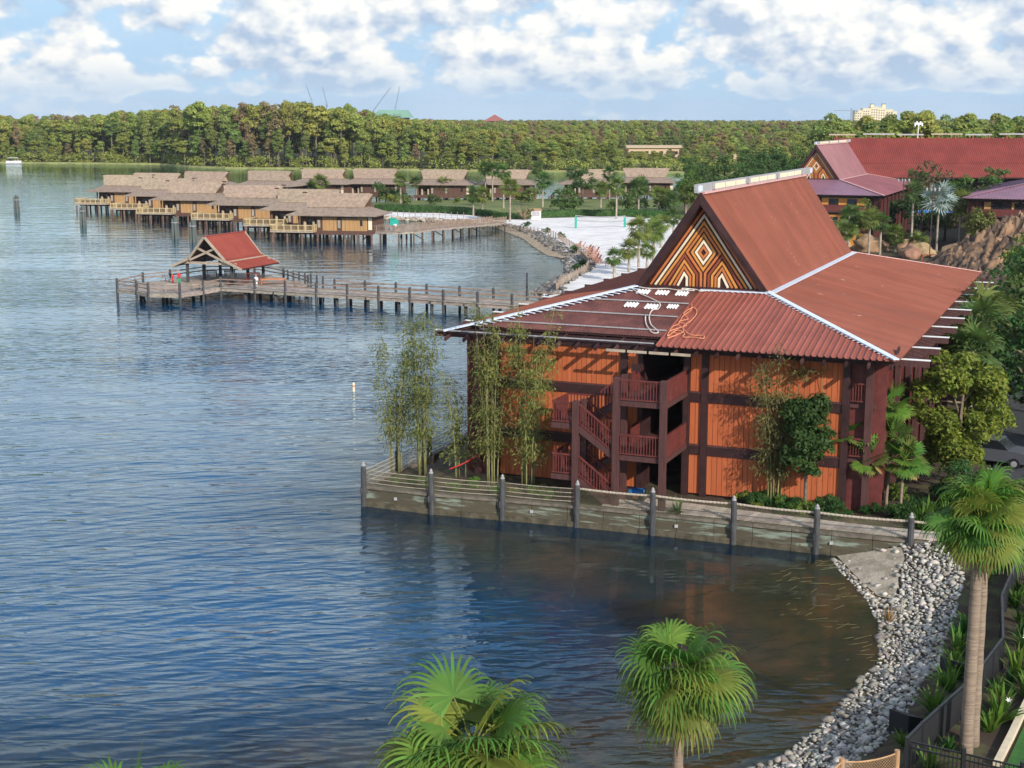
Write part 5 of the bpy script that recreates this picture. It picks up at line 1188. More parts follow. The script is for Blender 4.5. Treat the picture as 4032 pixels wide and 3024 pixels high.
MIXROCK = mat('small_limestone', (.38, .355, .31), .9, .25, 3.5, island=.9, bump=.5, bscale=9)
tag(link('small_stones', np_mesh('small_stones', np.concatenate(VV), np.concatenate(FF), MIXROCK), stony), kind='stuff')
COVESAND = mat('cove_sand', (.30, .25, .18), .95, .25, 1.3, col2=(.50, .43, .32), contrast=(.35, .65), bump=1.0, bscale=9)
sheet('cove_sand', SANDP, .6, COVESAND, .06)
# submerged weed and dead stems on the bed of the cove
m = MB()
for i in range(300):
    x, y = gr.uniform(3, 16), gr.uniform(54, 70); 
    if hgt(x, y) > -.05: continue
    a = gr.uniform(-.5, .5) + .35; L_ = gr.uniform(.3, 1.1); z = hgt(x, y) + .08; z = max(z, -.35) if gr.random() < .6 else z
    m.beam((x - 12, y - 62, z), (x - 12 + math.cos(a) * L_, y - 62 + math.sin(a) * L_, z + gr.uniform(0, .08)), .02, .015)
o = m.build('water_weed', mat('weed_stems', (.13, .115, .045), .9, .3), None, (12, 62, 0), fix=False); tag(o, 'thin straw-coloured weed stems lying in the shallow cove', 'weed', kind='stuff')

# black fence
FL = [(12.72, 42.86), (13.55, 44.05), (14.49, 45.31), (15.89, 47.17), (17.18, 49.09), (18.89, 51.89), (20.56, 56.92), (22.0, 59.91), (23.81, 63.75), (25.2, 66.6)]
bf = empty('black_fence', (12.72, 42.86, 1.1)); tag(bf, 'black metal fence with solid panels bending along the planting bed', 'fence')
def bl(p, z): return Vector((p[0] - 12.72, p[1] - 42.86, z))
for a, b in zip(FL, FL[1:]):
    n = max(1, round((Vector(b) - Vector(a)).length / 1.7))
    for i in range(n):
        p, q = Vector(a).lerp(Vector(b), i / n), Vector(a).lerp(Vector(b), (i + 1) / n)
        ubeam('panel', BLACKPANEL, bf, bl(p, .62), bl(q, .62), .03, 1.10); ubeam('top_rail', BLACKMETAL, bf, bl(p, 1.28), bl(q, 1.28), .09, .07)
        c = bl(p, 0); ubox('post', BLACKMETAL, bf, c.x - .05, c.x + .05, c.y - .05, c.y + .05, -.2, 1.33)
fr_ = empty('picket_fence', (12.72, 42.86, 1.1)); tag(fr_, 'open black picket fence across the foot of the twin palms', 'fence')
A_, B_ = Vector((12.8, 42.8)), Vector((16.6, 40.4))
for z in (1.22, 1.02, .12): ubeam('rail', BLACKMETAL, fr_, bl(A_, z), bl(B_, z), .05, .05)
for i in range(34):
    c = bl(A_.lerp(B_, (i + .5) / 34), 0); ubox('picket', BLACKMETAL, fr_, c.x - .012, c.x + .012, c.y - .012, c.y + .012, .0, 1.22)
for f in (.38, .78): c = bl(A_.lerp(B_, f), 0); ubox('post', BLACKMETAL, fr_, c.x - .06, c.x + .06, c.y - .06, c.y + .06, -.2, 1.4)
# pale kerb and turf
TURF = [(16.05, 43.2), (18.5, 47.7), (21.5, 53.0), (27, 52), (26, 40), (17.5, 40)]
sheet('turf', TURF, .8, mat('turf_green', (.030, .115, .018), .95, .2, 2, bump=.3, bscale=40), .05)
kb = empty('kerb', (15.83, 43.34, 1.1)); tag(kb, kind='structure')
for p, q in (((15.83, 43.34), (17.1, 45.6)), ((17.1, 45.6), (18.35, 47.89)), ((18.35, 47.89), (19.9, 50.7)), ((19.9, 50.7), (21.4, 53.3))):
    ubeam('kerb_board', mat('kerb_pale', (.62, .53, .38), .8, .1) if 'kerb_pale' not in bpy.data.materials else bpy.data.materials['kerb_pale'], kb, Vector((p[0] - 15.83, p[1] - 43.34, .12)), Vector((q[0] - 15.83, q[1] - 43.34, .12)), .22, .26)
# timber and net fence at the bottom edge
nf_ = empty('net_fence', (12.3, 42.4, 1.0)); tag(nf_, 'low timber fence with rope netting at the bottom edge', 'fence'); TW = mat('tan_timber', (.44, .27, .14), .85, .2)
pts_ = [(12.3, 42.4), (10.4, 41.8), (9.2, 40.6)]
for p in pts_: m = MB(); m.tube([(p[0] - 12.3, p[1] - 42.4, -.4), (p[0] - 12.3, p[1] - 42.4, 1.2)], .09, 9); m.build('post', TW, nf_)
off_keep = off.copy(); off = Vector((12.3, 42.4, 1.0))
for a, b in zip(pts_, pts_[1:]):
    for z in (2.1, 1.55): MB().tube([Vector((v.x, v.y, v.z)) - off for v in sag((*a, z), (*b, z), .12)], .03, 6).build('rope', TW, nf_, smooth=True)
    net(a, b, 1.2, 2.02, .10, .010, TW).build('netting', TW, nf_, fix=False)
off = off_keep
# black outlet hoods among the stones
for x, y, rz, l in ((17.2, 52.0, .6, 'upper black angular hood beside the stones'), (14.0, 47.3, .7, 'lower black angular hood beside the stones')):
    r = empty('utility_hood', (x, y, hgt(x, y)), rz); tag(r, l, 'hood'); MB().prism([(-.5, -.4, 0), (.5, -.4, 0), (.5, -.4, .35), (-.5, -.4, .75)], (0, .8, 0)).build('housing', BLACKPANEL, r); ubox('grille', BLACKMETAL, r, -.4, .4, -.43, -.41, .1, .3); ubox('lip', BLACKMETAL, r, -.55, .55, -.45, .45, -.05, .04)
m = MB(); m.tube([(0, 0, -.3), (0, 0, .75)], .035, 6); tag(m.build('stake', GREYWOOD, None, (17.4, 60.5, .2)), 'single thin wooden stake at the edge of the stones', 'stake')

# lantern and generator by the stairs
ln = empty('bollard_lantern', (11.04, 77.6, 1.15)); tag(ln, 'small dark red pagoda lantern before the orange wall', 'lantern')
ubox('post', STAIRRED, ln, -.09, .09, -.09, .09, 0, .55); ubox('light_box', BUNGGLASS, ln, -.13, .13, -.13, .13, .55, .78); m = MB(); m.tube([(0, 0, .78), (0, 0, .82), (0, 0, 1.0)], [.30, .30, .03], 4); m.build('roof', STAIRRED, ln)
gn = empty('generator', hw(-.55, -1.2), HYAW); tag(gn, 'black and blue portable generator under the stair platform', 'generator')
ubox('frame', BLACKMETAL, gn, -.45, .45, -.3, .3, .05, .12); ubox('tank', mat('blue_paint', (.02, .16, .45), .4), gn, -.38, .38, -.26, .26, .5, .68); ubox('engine', BLACKPANEL, gn, -.36, .36, -.25, .25, .12, .5); ubox('panel', ORPAINT, gn, -.15, .15, -.27, -.25, .2, .42)
for sx in (-.42, .42): m = MB(); m.tube([(sx, -.28, .05), (sx, -.28, .72), (sx, .28, .72), (sx, .28, .05)], .025, 6); m.build('roll_bar', BLACKMETAL, gn)
for sx in (-.3, .3): m = MB(); m.tube([(sx - .04, .1, .1), (sx + .04, .1, .1)], .1, 12); m.build('wheel', BLACKPANEL, gn)
# red barrier tape by the corner
MB().tube([(-3.6, 79.6, 2.15), (-3.0, 80.4, 2.2), (-1.6, 81.3, 2.75)], .035, 5).build('barrier_tape', mat('red_tape', (.55, .04, .035), .6), None); tag(bpy.data.objects['barrier_tape'], 'red barrier tape tied between fence pile and corner post', 'tape')

# ------------------------------------------------------------------ parked car glimpsed behind the tree
def car(loc, rz, paint, label):
    r = empty('parked_car', loc, rz); tag(r, label, 'car'); W = .92
    prof = [(-2.25, .35), (2.25, .35), (2.3, .75), (2.05, .98), (1.0, 1.08), (.35, 1.62), (-1.75, 1.66), (-2.2, 1.05)]
    bm_ = MB(); bm_.prism([(x, -W, z) for x, z in prof[:4] + [(1.0, 1.08), (-2.2, 1.05)]], (0, 2 * W, 0)); bm_.build('body', paint, r)
    MB().prism([(.98, -W * .9, 1.06), (.33, -W * .84, 1.60), (-1.72, -W * .84, 1.64), (-2.12, -W * .9, 1.04)], (0, 2 * W * .87, 0)).build('cabin', GLASSD, r)
    MB().prism([(.30, -W * .86, 1.60), (-1.74, -W * .86, 1.645), (-1.74, W * .86, 1.645), (.30, W * .86, 1.60)], (0, 0, .05)).build('roof', paint, r)
    for x in (-1.4, 1.4):
        for y in (-W, W):
            m = MB(); m.tube([(x, y - .1, .34), (x, y + .1, .34)], .34, 16); w_ = m.build('wheel', BLACKPANEL, r); MB().tube([(x, y - .11, .34), (x, y + .11, .34)], .19, 12).build('rim', METALGREY, w_)
    for y in (-.65, .65): ubox('headlight', WHITEP, r, 2.2, 2.32, y - .18, y + .18, .72, .86)
    ubox('windscreen_frame', paint, r, .3, .36, -W * .85, W * .85, 1.56, 1.64)
car((29.8, 85.2, 1.12), R(-35), mat('silver_paint', (.10, .11, .13), .3, .05, spec=.6), 'dark grey car parked behind the yellow-green tree')

# ------------------------------------------------------------------ pool rocks, lamps and trees right of and behind the longhouse
def volcano():
    n = 130; xs = np.linspace(-1, 1, n); X, Y = np.meshgrid(xs, xs); Z = np.zeros_like(X)
    for i in range(n):
        for j in range(n):
            x, y = X[i, j], Y[i, j]; rr = math.hypot(x, y); v = Vector((x * 2.4, y * 2.4, 3.7)); rid = 1 - abs(mnoise.noise(v * 1.6)) * 2; rid2 = 1 - abs(mnoise.noise(v * 4.1)) * 2
            env = max(0, 1 - rr ** 1.7); rid3 = 1 - abs(mnoise.noise(v * 9.0)) * 2; Z[i, j] = env ** .8 * (3.4 + 4.6 * rid * max(.2, .6 + x * .5) + 3.0 * rid2 * (env ** .4)) + (1.5 * rid3 * env ** .3 if rr < 1 else 0) - (1.0 if rr > .97 else 0)
    i = np.arange(n * n).reshape(n, n); F = np.stack([i[:-1, :-1], i[:-1, 1:], i[1:, 1:], i[1:, :-1]], -1).reshape(-1, 4)
    return np_mesh('volcano_rock', np.c_[X.ravel() * 17, Y.ravel() * 15, Z.ravel()], F, VROCK)
VROCK = mat('volcano_rock', (.085, .060, .045), .95, .3, .30, col2=(.33, .20, .115), contrast=(.40, .60), bump=.9, bscale=2.2)
tag(link('rock_mountain', volcano(), None, (72.5, 193, .8)), 'rugged brown artificial rock mountain at the right edge', 'rock formation')
TANROCK = mat('tan_boulder', (.33, .21, .12), .95, .3, .9, objrand=.3, bump=.8, bscale=3); BR = [rock_mesh(20 + i, TANROCK, 3, .8) for i in range(3)]
for i, (x, y, s, l) in enumerate(((57.6, 229, 4.6, 'leftmost tan boulder above the roof edge'), (60.6, 216, 4.0, 'pointed tan boulder beside the white gate'), (63.0, 220, 4.6, 'broad tan boulder left of the person in white'), (55.4, 236, 3.4, 'small far tan boulder at the roof corner'), (66.5, 214, 4.6, 'tan boulder right of the person in white'), (64.6, 232, 3.6, 'tan boulder half hidden by ferns'))):
    tag(link('boulder', BR[i % 3], None, (x, y, 1.6), (0, 0, i * 1.3), (s, s * .9, s * .85)), l, 'boulder', 'tan boulders around the pool')
def lamp(x, y, h, label):
    r = empty('lamp_post', (x, y, 1.1)); tag(r, label, 'lamp'); MB().tube([(0, 0, -.2), (0, 0, .4), (0, 0, h)], [.14, .08, .06], 8).build('pole', POSTBROWN, r)
    for k in range(4):
        a = k * 1.57; e = Vector((math.cos(a) * .9, math.sin(a) * .9, h - .5)); MB().tube([(0, 0, h - .3), e], .03, 5).build('arm', POSTBROWN, r); m = MB(); m.tube([e + Vector((0, 0, .2)), e, e - Vector((0, 0, .3))], [.05, .18, .12], 8); m.build('lantern', METALGREY, r)
lamp(66.7, 244, 11.2, 'tall brown lamp post left of the silver palm'); lamp(60.6, 206, 11.5, 'tall brown lamp post right of the silver palm'); lamp(86, 226, 9, 'lamp post before the lilac roofed longhouse')
person('person', (62.6, 207, 1.1), 2.8, WHITEP, WHITEP, 'person in white standing by the pool rocks', 1.8)
box_thing('pool_gate', (60.4, 205.5, 1.1), (2.2, .6, 1.6), RUST, 'small white and rust booth at the roof edge', 'booth')
m = MB()
for i in range(6): a = i * 1.047; m.add([(0, 0, .1), (2.2 * math.cos(a), 2.2 * math.sin(a), -.5), (2.2 * math.cos(a + 1.047), 2.2 * math.sin(a + 1.047), -.5)], [(0, 1, 2)])
o = m.build('canopy', mat('blue_tarp', (.03, .25, .62), .6), None, (72, 246, 6.6)); o.scale = (2.0, 1.0, .8); tag(o, 'bright blue tarpaulin stretched between the longhouses', 'tarpaulin'); MB().tube([(0, 0, -7), (0, 0, .1)], .07, 6).build('mast', METALGREY, o)
# trees: prototypes for mid distance
def proto(seed, leaf, rx, z0, z1, nb, br, nl, ls, top=.8, th=None, tr=.22):
    g = np.random.default_rng(seed); bl_ = crown_blobs(rx, rx * .95, z0, z1, nb, br, g, top); V, F = blob_leaves(bl_, nl, ls, g, asp=.62); cm = np_mesh('crown', V, F, leaf)
    tm = trunk_mb(th or z1 * .8, tr, g, [(bl_[i], g.uniform(.4, .95)) for i in range(0, min(nb, 8))]).mesh('trunk', BARK, True); return cm, tm
MT = [proto(101, L_GREEN, 3.2, 2.0, 8.0, 30, 1.1, 2600, .38), proto(102, L_DARK, 3.4, 1.5, 7.4, 32, 1.2, 2800, .38), proto(103, L_SABALD, 3.0, 2.2, 9.0, 28, 1.0, 2400, .40), proto(104, L_SABAL, 2.6, 1.2, 6.0, 24, .9, 2000, .36), proto(105, leafm('thin_leaf', (.16, .13, .07), .2, .5), 2.6, 2.4, 8.2, 20, .8, 900, .34)]
def midtree(x, y, k, s, label, group=None, name='broadleaf_tree'):
    r = empty(name, (x, y, 1.0), random.uniform(0, 6.28)); r.scale = (s, s, s * random.uniform(.9, 1.1)); tag(r, label, 'tree', group); link('crown', MT[k][0], r); link('trunk', MT[k][1], r); return r
TG = 'trees between the longhouses'
for x, y, k, s, l in ((40.5, 217, 4, 1.0, 'thin bronze leaved tree growing against the plum gable'), (51, 226, 3, 1.0, 'leafy tree before the left wall of the plum longhouse'), (56, 231, 0, .9, 'leafy green tree at the near corner of the plum longhouse'), (63, 246, 1, 1.1, 'dark tree beneath the silver palm'), (69, 240, 1, 1.2, 'dark round tree between lamp post and plum longhouse'),
                      (76, 250, 3, 1.1, 'pale spreading tree behind the dark round one'), (73.5, 222, 3, 1.2, 'grey-green spreading tree above the rock mountain'), (80, 244, 0, 1.2, 'green tree left of the lilac roofed longhouse'), (78, 268, 4, 1.6, 'tall thin bronze tree before the great hall'), (72, 276, 3, 1.5, 'bushy tree before the left end of the great hall'), (88, 280, 0, 1.2, 'green tree before the middle of the great hall'), (95, 282, 2, 1.3, 'dark tree before the right part of the great hall'),
                      (101, 280, 0, 1.2, 'green tree before the great hall above the lilac roof'), (84, 252, 4, 1.3, 'bare looking tree above the lilac roof corner'), (92, 252, 1, 1.0, 'dark tree just behind the lilac roof'), (66, 262, 2, 1.1, 'dark tree behind the ridge end of the plum longhouse')):
    midtree(x, y, k, s, l, TG)
for x, y, h, k, l, s in ((67.5, 226, 8.6, 4, 'silver fan palm between the two lamp posts', 1.25), (64.0, 228, 9.6, 1, 'dark drooping palm left of the silver palm', 1.06), (72.0, 229, 8.0, 0, 'yellow-green palm right of the silver palm', 1.12), (52.5, 222, 6.2, 1, 'palm before the orange wall of the plum longhouse', 0.99), (55.0, 219, 6.0, 0, 'second palm before the orange wall of the plum longhouse', 0.99), (57.5, 222, 5.2, 1, 'third palm at the orange wall near the boulders', 0.92), (50.2, 214, 4.4, 0, 'low palm at the right edge of the red gable roof', 0.92), (61, 226, 3.0, 0, 'low spreading palm among the tan boulders', 0.99), (63.5, 222, 2.2, 2, 'fern-like low palm among the tan boulders', 0.92)):
    sabal(x, y, h, k, l, s, .2, 'palms around the pool', z=1.0)
RG = 'trees along the right edge'
for x, y, k, s, l in ((34.5, 92.5, 1, 1.05, 'dark tree at the right edge behind the yellow-green tree'), (38, 99, 2, 1.0, 'dark green tree beside the road at the right edge'), (40.5, 107, 1, 1.05, 'dark tree right of the far end of the red roof'), (45, 118, 2, 1.2, 'dark tree below the rock mountain'), (50, 135, 1, 1.2, 'dark tree close under the rock mountain'), (56, 150, 0, 1.2, 'green tree behind the road end'), (36.5, 84, 1, .8, 'low dark tree at the very right edge by the road'),
                      (30.2, 76.5, 2, .42, 'low dark bush right of the yellow-green tree'), (24.3, 74.6, 1, .38, 'dark bush at the foot of the yellow-green tree'), (27.4, 71.5, 1, .40, 'dark bush above the twin palm crown'), (31, 72, 2, .5, 'dark bush at the right edge beside the twin palms')):
    midtree(x, y, k, s, l, RG)
for x, y, h, k, l, s in ((29.6, 90, 6.4, 1, 'tall drooping palm right of the roof corner', 1.1), (31.5, 95, 7.2, 1, 'dark palm at the right side of the roof', 1.15), (33.4, 100, 7.4, 2, 'palm half behind the right end of the red roof', 1.15), (36.6, 104, 6.4, 0, 'palm near the far right corner of the red roof', 1.15)):
    sabal(x, y, h, k, l, s, .2, RG, z=1.0)
# belt of trees right of the beach and around the lagoon
gq = np.random.default_rng(120); cnt = 0
for i in range(400):
    x, y = gq.uniform(30, 125), gq.uniform(262, 470)
    if sdf(np.array([(x, y)]))[0] < 6 or sdf(np.array([(x, y)]), np.array(BEACH, float))[0] > -3 or (x < 46 and y > 296 and y < 386 and x < 38): continue
    lx, ly = (x - 48.3) * math.cos(HYAW) + (y - 236.5) * math.sin(HYAW), -(x - 48.3) * math.sin(HYAW) + (y - 236.5) * math.cos(HYAW)
    if -16 < lx < 16 and -4 < ly < 50: continue
    if x > 62 and 285 < y < 326: continue
    if x / y > .375: continue
    midtree(x, y, int(gq.choice([0, 1, 2, 2, 3])), gq.uniform(.9, 1.45), 'dense green tree in the belt between the beach and the great hall', 'tree belt behind the beach'); cnt += 1
    if cnt > 72: break

# ------------------------------------------------------------------ the forest on the far shore
def forest_proto(seed, leaf, h, rx, z0, nb, br, nl, ls, top=.75):
    g = np.random.default_rng(seed); bl_ = crown_blobs(rx, rx, z0, h, nb, br, g, top, .15); V, F = blob_leaves(bl_, nl, ls, g, asp=.7, flat=.75, up=.5); cm = np_mesh('crown', V, F, leaf)
    tm = trunk_mb(h * .9, .28, g, [(bl_[i], g.uniform(.5, .95)) for i in range(0, min(nb, 9))], .012, 6).mesh('trunk', BARKF, True); return cm, tm
FP = [forest_proto(201, L_FOREST[0], 20, 3.4, 8.5, 32, 1.7, 3200, .88), forest_proto(202, L_FOREST[1], 20, 3.0, 5.0, 36, 1.7, 3500, .88), forest_proto(203, L_FOREST[2], 20, 3.8, 10, 30, 1.8, 3200, .88), forest_proto(204, L_FOREST[1], 20, 2.6, 9.5, 28, 1.4, 2500, .78),
      forest_proto(205, L_FOREST[3], 20, 3.0, 6.0, 30, 1.4, 1900, .72), forest_proto(206, L_FOREST[0], 20, 2.9, 2.5, 40, 1.7, 3800, .88), forest_proto(207, L_FOREST[2], 20, 3.3, 11.5, 26, 1.7, 2800, .85)]
SHX = [-700, -400, -260, -207, -172, -150, -129, -70, -23, 18, 58, 92, 160]; SHY = [765, 745, 731, 717, 704, 668, 648, 637, 618, 608, 599, 586, 560]
gf = np.random.default_rng(130); NAMES = ['leafy pine with an open crown in the far shore forest', 'dark full tree in the far shore forest', 'light green high crowned tree in the far shore forest', 'slender dark tree in the far shore forest',
      'russet bare cypress in the far shore forest', 'tree leafy down to the ground in the far shore forest', 'flat topped pale pine in the far shore forest']
def fheight(x, y, back):
    t = np.interp(x, [-400, -235, -205, -180, -78, -58, 20, 60, 66, 96, 100, 160], [17, 18, 20, 24.5, 25.5, 19, 12, 10, 6.0, 6.0, 10, 11])
    far = np.interp(x, [-400, -235, -225, -190, -150, -84, -58, 40, 150], [22, 22.5, 24.5, 25, 26.5, 26, 20, 19, 18.5]); return min(t, 7.0) if .072 < x / y < .126 and y < 792 else t + (far - t) * min(1, back / (110 if x < -30 else 380))
protoobj = {}; made = 0
for row, (off_, sp) in enumerate(((5, 5.6), (11, 5.8), (18, 6.2), (26, 6.6), (36, 7.2))):
    x = -285 + row * 1.7
    while x < 150 and made < 300:
        yy = np.interp(x, SHX, SHY) + off_ + gf.uniform(-2, 2); xx = x + gf.uniform(-1.6, 1.6)
        if abs(xx / yy) < .40:
            pr = [.18, .2, .2, .1, .05, .17, .1] if -190 < xx < -20 else [.2, .1, .28, .08, .03, .18, .13]
            if -150 < xx < -95: pr = [.14, .16, .14, .08, .28, .15, .05]
            k = int(gf.choice(7, p=pr)); h = fheight(xx, yy, off_ * 1.2) * gf.uniform(.72, 1.16) * (.6 if row == 0 else 1); s = h / 20; w = s ** .6 * gf.uniform(.75, 1.3)
            r = empty('forest_tree', (xx, yy, .35), gf.uniform(0, 6.28)); r.scale = (w, w, s); tag(r, NAMES[k], 'tree', 'forest on the far shore'); c = link('crown', FP[k][0], r); link('trunk', FP[k][1], r); protoobj.setdefault(k, c); made += 1
        x += sp * gf.uniform(.8, 1.25)
# undergrowth at the water's edge
m_u = []; V_, F_ = [], []; o0 = 0
for i in range(420):
    x = gf.uniform(-290, 110); y = np.interp(x, SHX, SHY) + gf.uniform(2, 11); V, F = blob_leaves([(x, y, 1.2 + gf.random() * 3.2, 1.5 + gf.random() * 1.6), (x + 1.5, y + .5, .9, 1.4)], 70, .85, gf); V_.append(V); F_.append(F + o0); o0 += len(V)
tag(link('undergrowth', np_mesh('undergrowth', np.concatenate(V_), np.concatenate(F_), L_FOREST[2])), 'bright green undergrowth along the far shore', 'undergrowth', kind='stuff')
# the rest of the forest reads as one mass
pts = []; ysp = 46.0
d_ = 44.0
while d_ < 3600:
    sp = 6.5 + d_ * .012; x = -.56 * (650 + d_)
    while x < .52 * (640 + d_):
        yb = np.interp(x, SHX, SHY) if x < 160 else 560 - (x - 160) * .3
        y = yb + d_ + gf.uniform(-.4, .4) * sp
        h = fheight(x, y, d_) * gf.uniform(.85, 1.08)
        if d_ > (220 if x < -30 else 420): h = (np.interp(x / y, [-.4, -.3, -.2, 0, .2, .4], [21.5, 21, 20.5, 19.3, 19.0, 20.5])) * gf.uniform(.88, 1.05)
        if .076 < x / y < .122 and y < 792: h = gf.uniform(4.0, 6.0)
        if not (60 < x < 98 and 784 < y < 812): pts.append((x, y, .35, h / 20, (h / 20) ** .6 * gf.uniform(.95, 1.25) * (1 + d_ / 5000), gf.uniform(0, 6.28), int(gf.choice(7, p=[.22, .12, .27, .06, .04, .16, .13]))))
        x += sp * gf.uniform(.75, 1.25)
    d_ += 8.0 + d_ * .055
# nearer dark trees behind the great hall
for i in range(260):
    x, y = gf.uniform(70, 200), gf.uniform(350, 560)
    if x / y > .40 or x / y < .21: continue
    h = gf.uniform(15, 22.5); pts.append((x, y, 1, h / 20, 1.1, gf.uniform(0, 6.28), int(gf.choice([0, 1, 1, 3, 5]))))
A = np.array(pts); fm = bpy.data.meshes.new('forest'); fm.vertices.add(len(A)); fm.vertices.foreach_set('co', A[:, :3].astype(np.float32).ravel()); fm.update()
for nm, tp, ar in (('sc', 'FLOAT_VECTOR', np.c_[A[:, 4], A[:, 4], A[:, 3]]), ('ro', 'FLOAT_VECTOR', np.c_[A[:, 5] * 0, A[:, 5] * 0, A[:, 5]])):
    at = fm.attributes.new(nm, tp, 'POINT'); at.data.foreach_set('vector', ar.astype(np.float32).ravel())
at = fm.attributes.new('ix', 'INT', 'POINT'); at.data.foreach_set('value', A[:, 6].astype(np.int32))
forest = link('forest', fm); tag(forest, 'deep green forest stretching to the horizon behind the far shore', 'forest', kind='stuff')
ng = bpy.data.node_groups.new('forest_nodes', 'GeometryNodeTree'); ng.interface.new_socket('Geometry', in_out='INPUT', socket_type='NodeSocketGeometry'); ng.interface.new_socket('Geometry', in_out='OUTPUT', socket_type='NodeSocketGeometry')
gi, go = ng.nodes.new('NodeGroupInput'), ng.nodes.new('NodeGroupOutput'); jn = ng.nodes.new('GeometryNodeJoinGeometry'); ip = ng.nodes.new('GeometryNodeInstanceOnPoints'); ip.inputs['Pick Instance'].default_value = True
for k in range(7):
    oi = ng.nodes.new('GeometryNodeObjectInfo'); oi.inputs['Object'].default_value = protoobj.get(k, protoobj[0]); oi.inputs['As Instance'].default_value = True; ng.links.new(oi.outputs['Geometry'], jn.inputs[0])
def nattr(nm, tp): a = ng.nodes.new('GeometryNodeInputNamedAttribute'); a.data_type = tp; a.inputs['Name'].default_value = nm; return a.outputs['Attribute']
ng.links.new(gi.outputs[0], ip.inputs['Points']); ng.links.new(jn.outputs[0], ip.inputs['Instance']); ng.links.new(nattr('ix', 'INT'), ip.inputs['Instance Index']); ng.links.new(nattr('sc', 'FLOAT_VECTOR'), ip.inputs['Scale']); ng.links.new(nattr('ro', 'FLOAT_VECTOR'), ip.inputs['Rotation']); ng.links.new(ip.outputs[0], go.inputs[0])
forest.modifiers.new('forest', 'NODES').node_group = ng

# ------------------------------------------------------------------ far landmarks over the trees
def far_pt(u, v, Y): return ((u - 1106) / 3067 * Y * 1.017, Y, 22 - (v - 257) / 3067 * Y * 1.017)
GREENROOF = mat('far_green_roof', (.16, .30, .22), .7, .1, .05); CR = mat('crane_steel', (.20, .24, .30), .6, .1)
gb_ = empty('green_roofed_hall', (-145, 2200, 0)); tag(gb_, 'distant hall with broad green roof above the treetops', 'building'); x0, x1 = far_pt(817, 240, 2200)[0] + 145, far_pt(890, 240, 2200)[0] + 145
m = MB(); zt, zb = 35.5, 24.0; m.add([(x0 - 4, -6, zb), (x1 + 6, -6, zb), (x1 + 6, 30, zb), (x0 - 4, 30, zb), (x0 + 8, 6, zt), (x1 - 2, 6, zt), (x1 - 2, 18, zt), (x0 + 8, 18, zt)], [(0, 1, 5, 4), (1, 2, 6, 5), (2, 3, 7, 6), (3, 0, 4, 7), (4, 5, 6, 7)]); m.build('roof', GREENROOF, gb_); ubox('wall', BUNGBROWN, gb_, x0, x1, -2, 26, 0, 24.5)
for f in (.3, .7): ubox('dormer', GREENROOF, gb_, x0 + (x1 - x0) * f - 5, x0 + (x1 - x0) * f + 5, -6.5, 4, 26, 30)
def crane(u0, v0, u1, v1, Y, label):
    p, q = Vector(far_pt(u0, v0, Y)), Vector(far_pt(u1, v1, Y)); r = empty('crane', (p.x, p.y, 0)); tag(r, label, 'crane', 'far construction cranes'); o = Vector((p.x, p.y, 0)); p = p - o; q = q - o; m = MB(); n = 16; w = 1.3
    for dx in (-w / 2, w / 2): m.tube([p + Vector((dx, 0, 0)), q + Vector((dx * .5, 0, 0))], [.42, .28], 4)
    for i in range(n):
        a, b = p.lerp(q, i / n), p.lerp(q, (i + 1) / n); s = 1 if i % 2 else -1; m.tube([a + Vector((s * w / 2, 0, 0)), b + Vector((-s * w / 2, 0, 0))], .16, 3)
    m.build('jib', CR, r); MB().tube([(p.x, 0, 0), p], .9, 5).build('mast', CR, r); ubox('cab', CR, r, p.x - 1.6, p.x + 1.6, -1.5, 1.5, p.z - 4, p.z - 1)
for a in ((690, 224, 678, 187, 2300, 'leftmost thin crane jib above the trees'), (720, 226, 712, 192, 2300, 'second thin crane jib above the trees'), (817, 240, 853, 193, 2250, 'crane jib leaning right over the green roof'), (862, 240, 872, 191, 2250, 'upright crane jib over the green roof')): crane(*a)
rp = empty('pointed_roof_house', far_pt(1070, 257, 1700)[:2] + (0,)); tag(rp, 'distant house with red pointed roof among the treetops', 'building'); m = MB(); m.tube([(0, 0, 19.5), (0, 0, 27.0)], [19, .5], 4); m.build('roof', mat('far_red_roof', (.30, .10, .085), .7), rp); ubox('wall', BUNGBROWN, rp, -10, 10, -10, 10, 0, 20)
hx = far_pt(1865, 257, 2000)[0]; ht = empty('white_hotel', (hx, 2000, 0)); tag(ht, 'distant cream hotel tower with stepped roof on the right horizon', 'building'); CW = mat('hotel_cream', (.74, .66, .46), .8, .05); HS = mat('hotel_dark_brown', (.20, .16, .13), .8)  # cream walls, dark brown for windows and turret caps
blocks = [(-29, -18, 33), (-18, -7, 36), (-7, 3, 38), (3, 14, 37), (14, 24, 34.5), (24, 29, 32)]
for a, b, z in blocks:
    ubox('wing', CW, ht, a, b - .2, 0, 14, 0, z)
    for j in range(5):
        for i in range(int((b - a) / 3.2)): ubox('window', HS, ht, a + .8 + i * 3.2, a + 2.6 + i * 3.2, -.15, .1, z - 4.5 - j * 3.4, z - 2.6 - j * 3.4)
    ubox('cornice', CW, ht, a - .3, b + .1, -.6, 14, z, z + .8)
for x in (-5, 11): ubox('turret', CW, ht, x - 2.2, x + 2.2, 1, 6, 36, 42); ubox('turret_cap', HS, ht, x - 2.6, x + 2.6, .6, 6.4, 42, 42.8)
tp = Vector(far_pt(1812, 265, 2000)); tcr = empty('tower_crane', (tp.x, 1995, 0)); tag(tcr, 'thin tower crane standing left of the cream hotel', 'crane', 'far construction cranes'); ubox('mast', CR, tcr, -.6, .6, -.6, .6, 0, 37); ubox('jib', CR, tcr, -24, 9, -.5, .5, 33.0, 33.9); ubox('counterweight', CR, tcr, 6, 9, -.6, .6, 30.8, 33)
TW_ = mat('tan_long_wall', (.56, .42, .26), .85, .08)
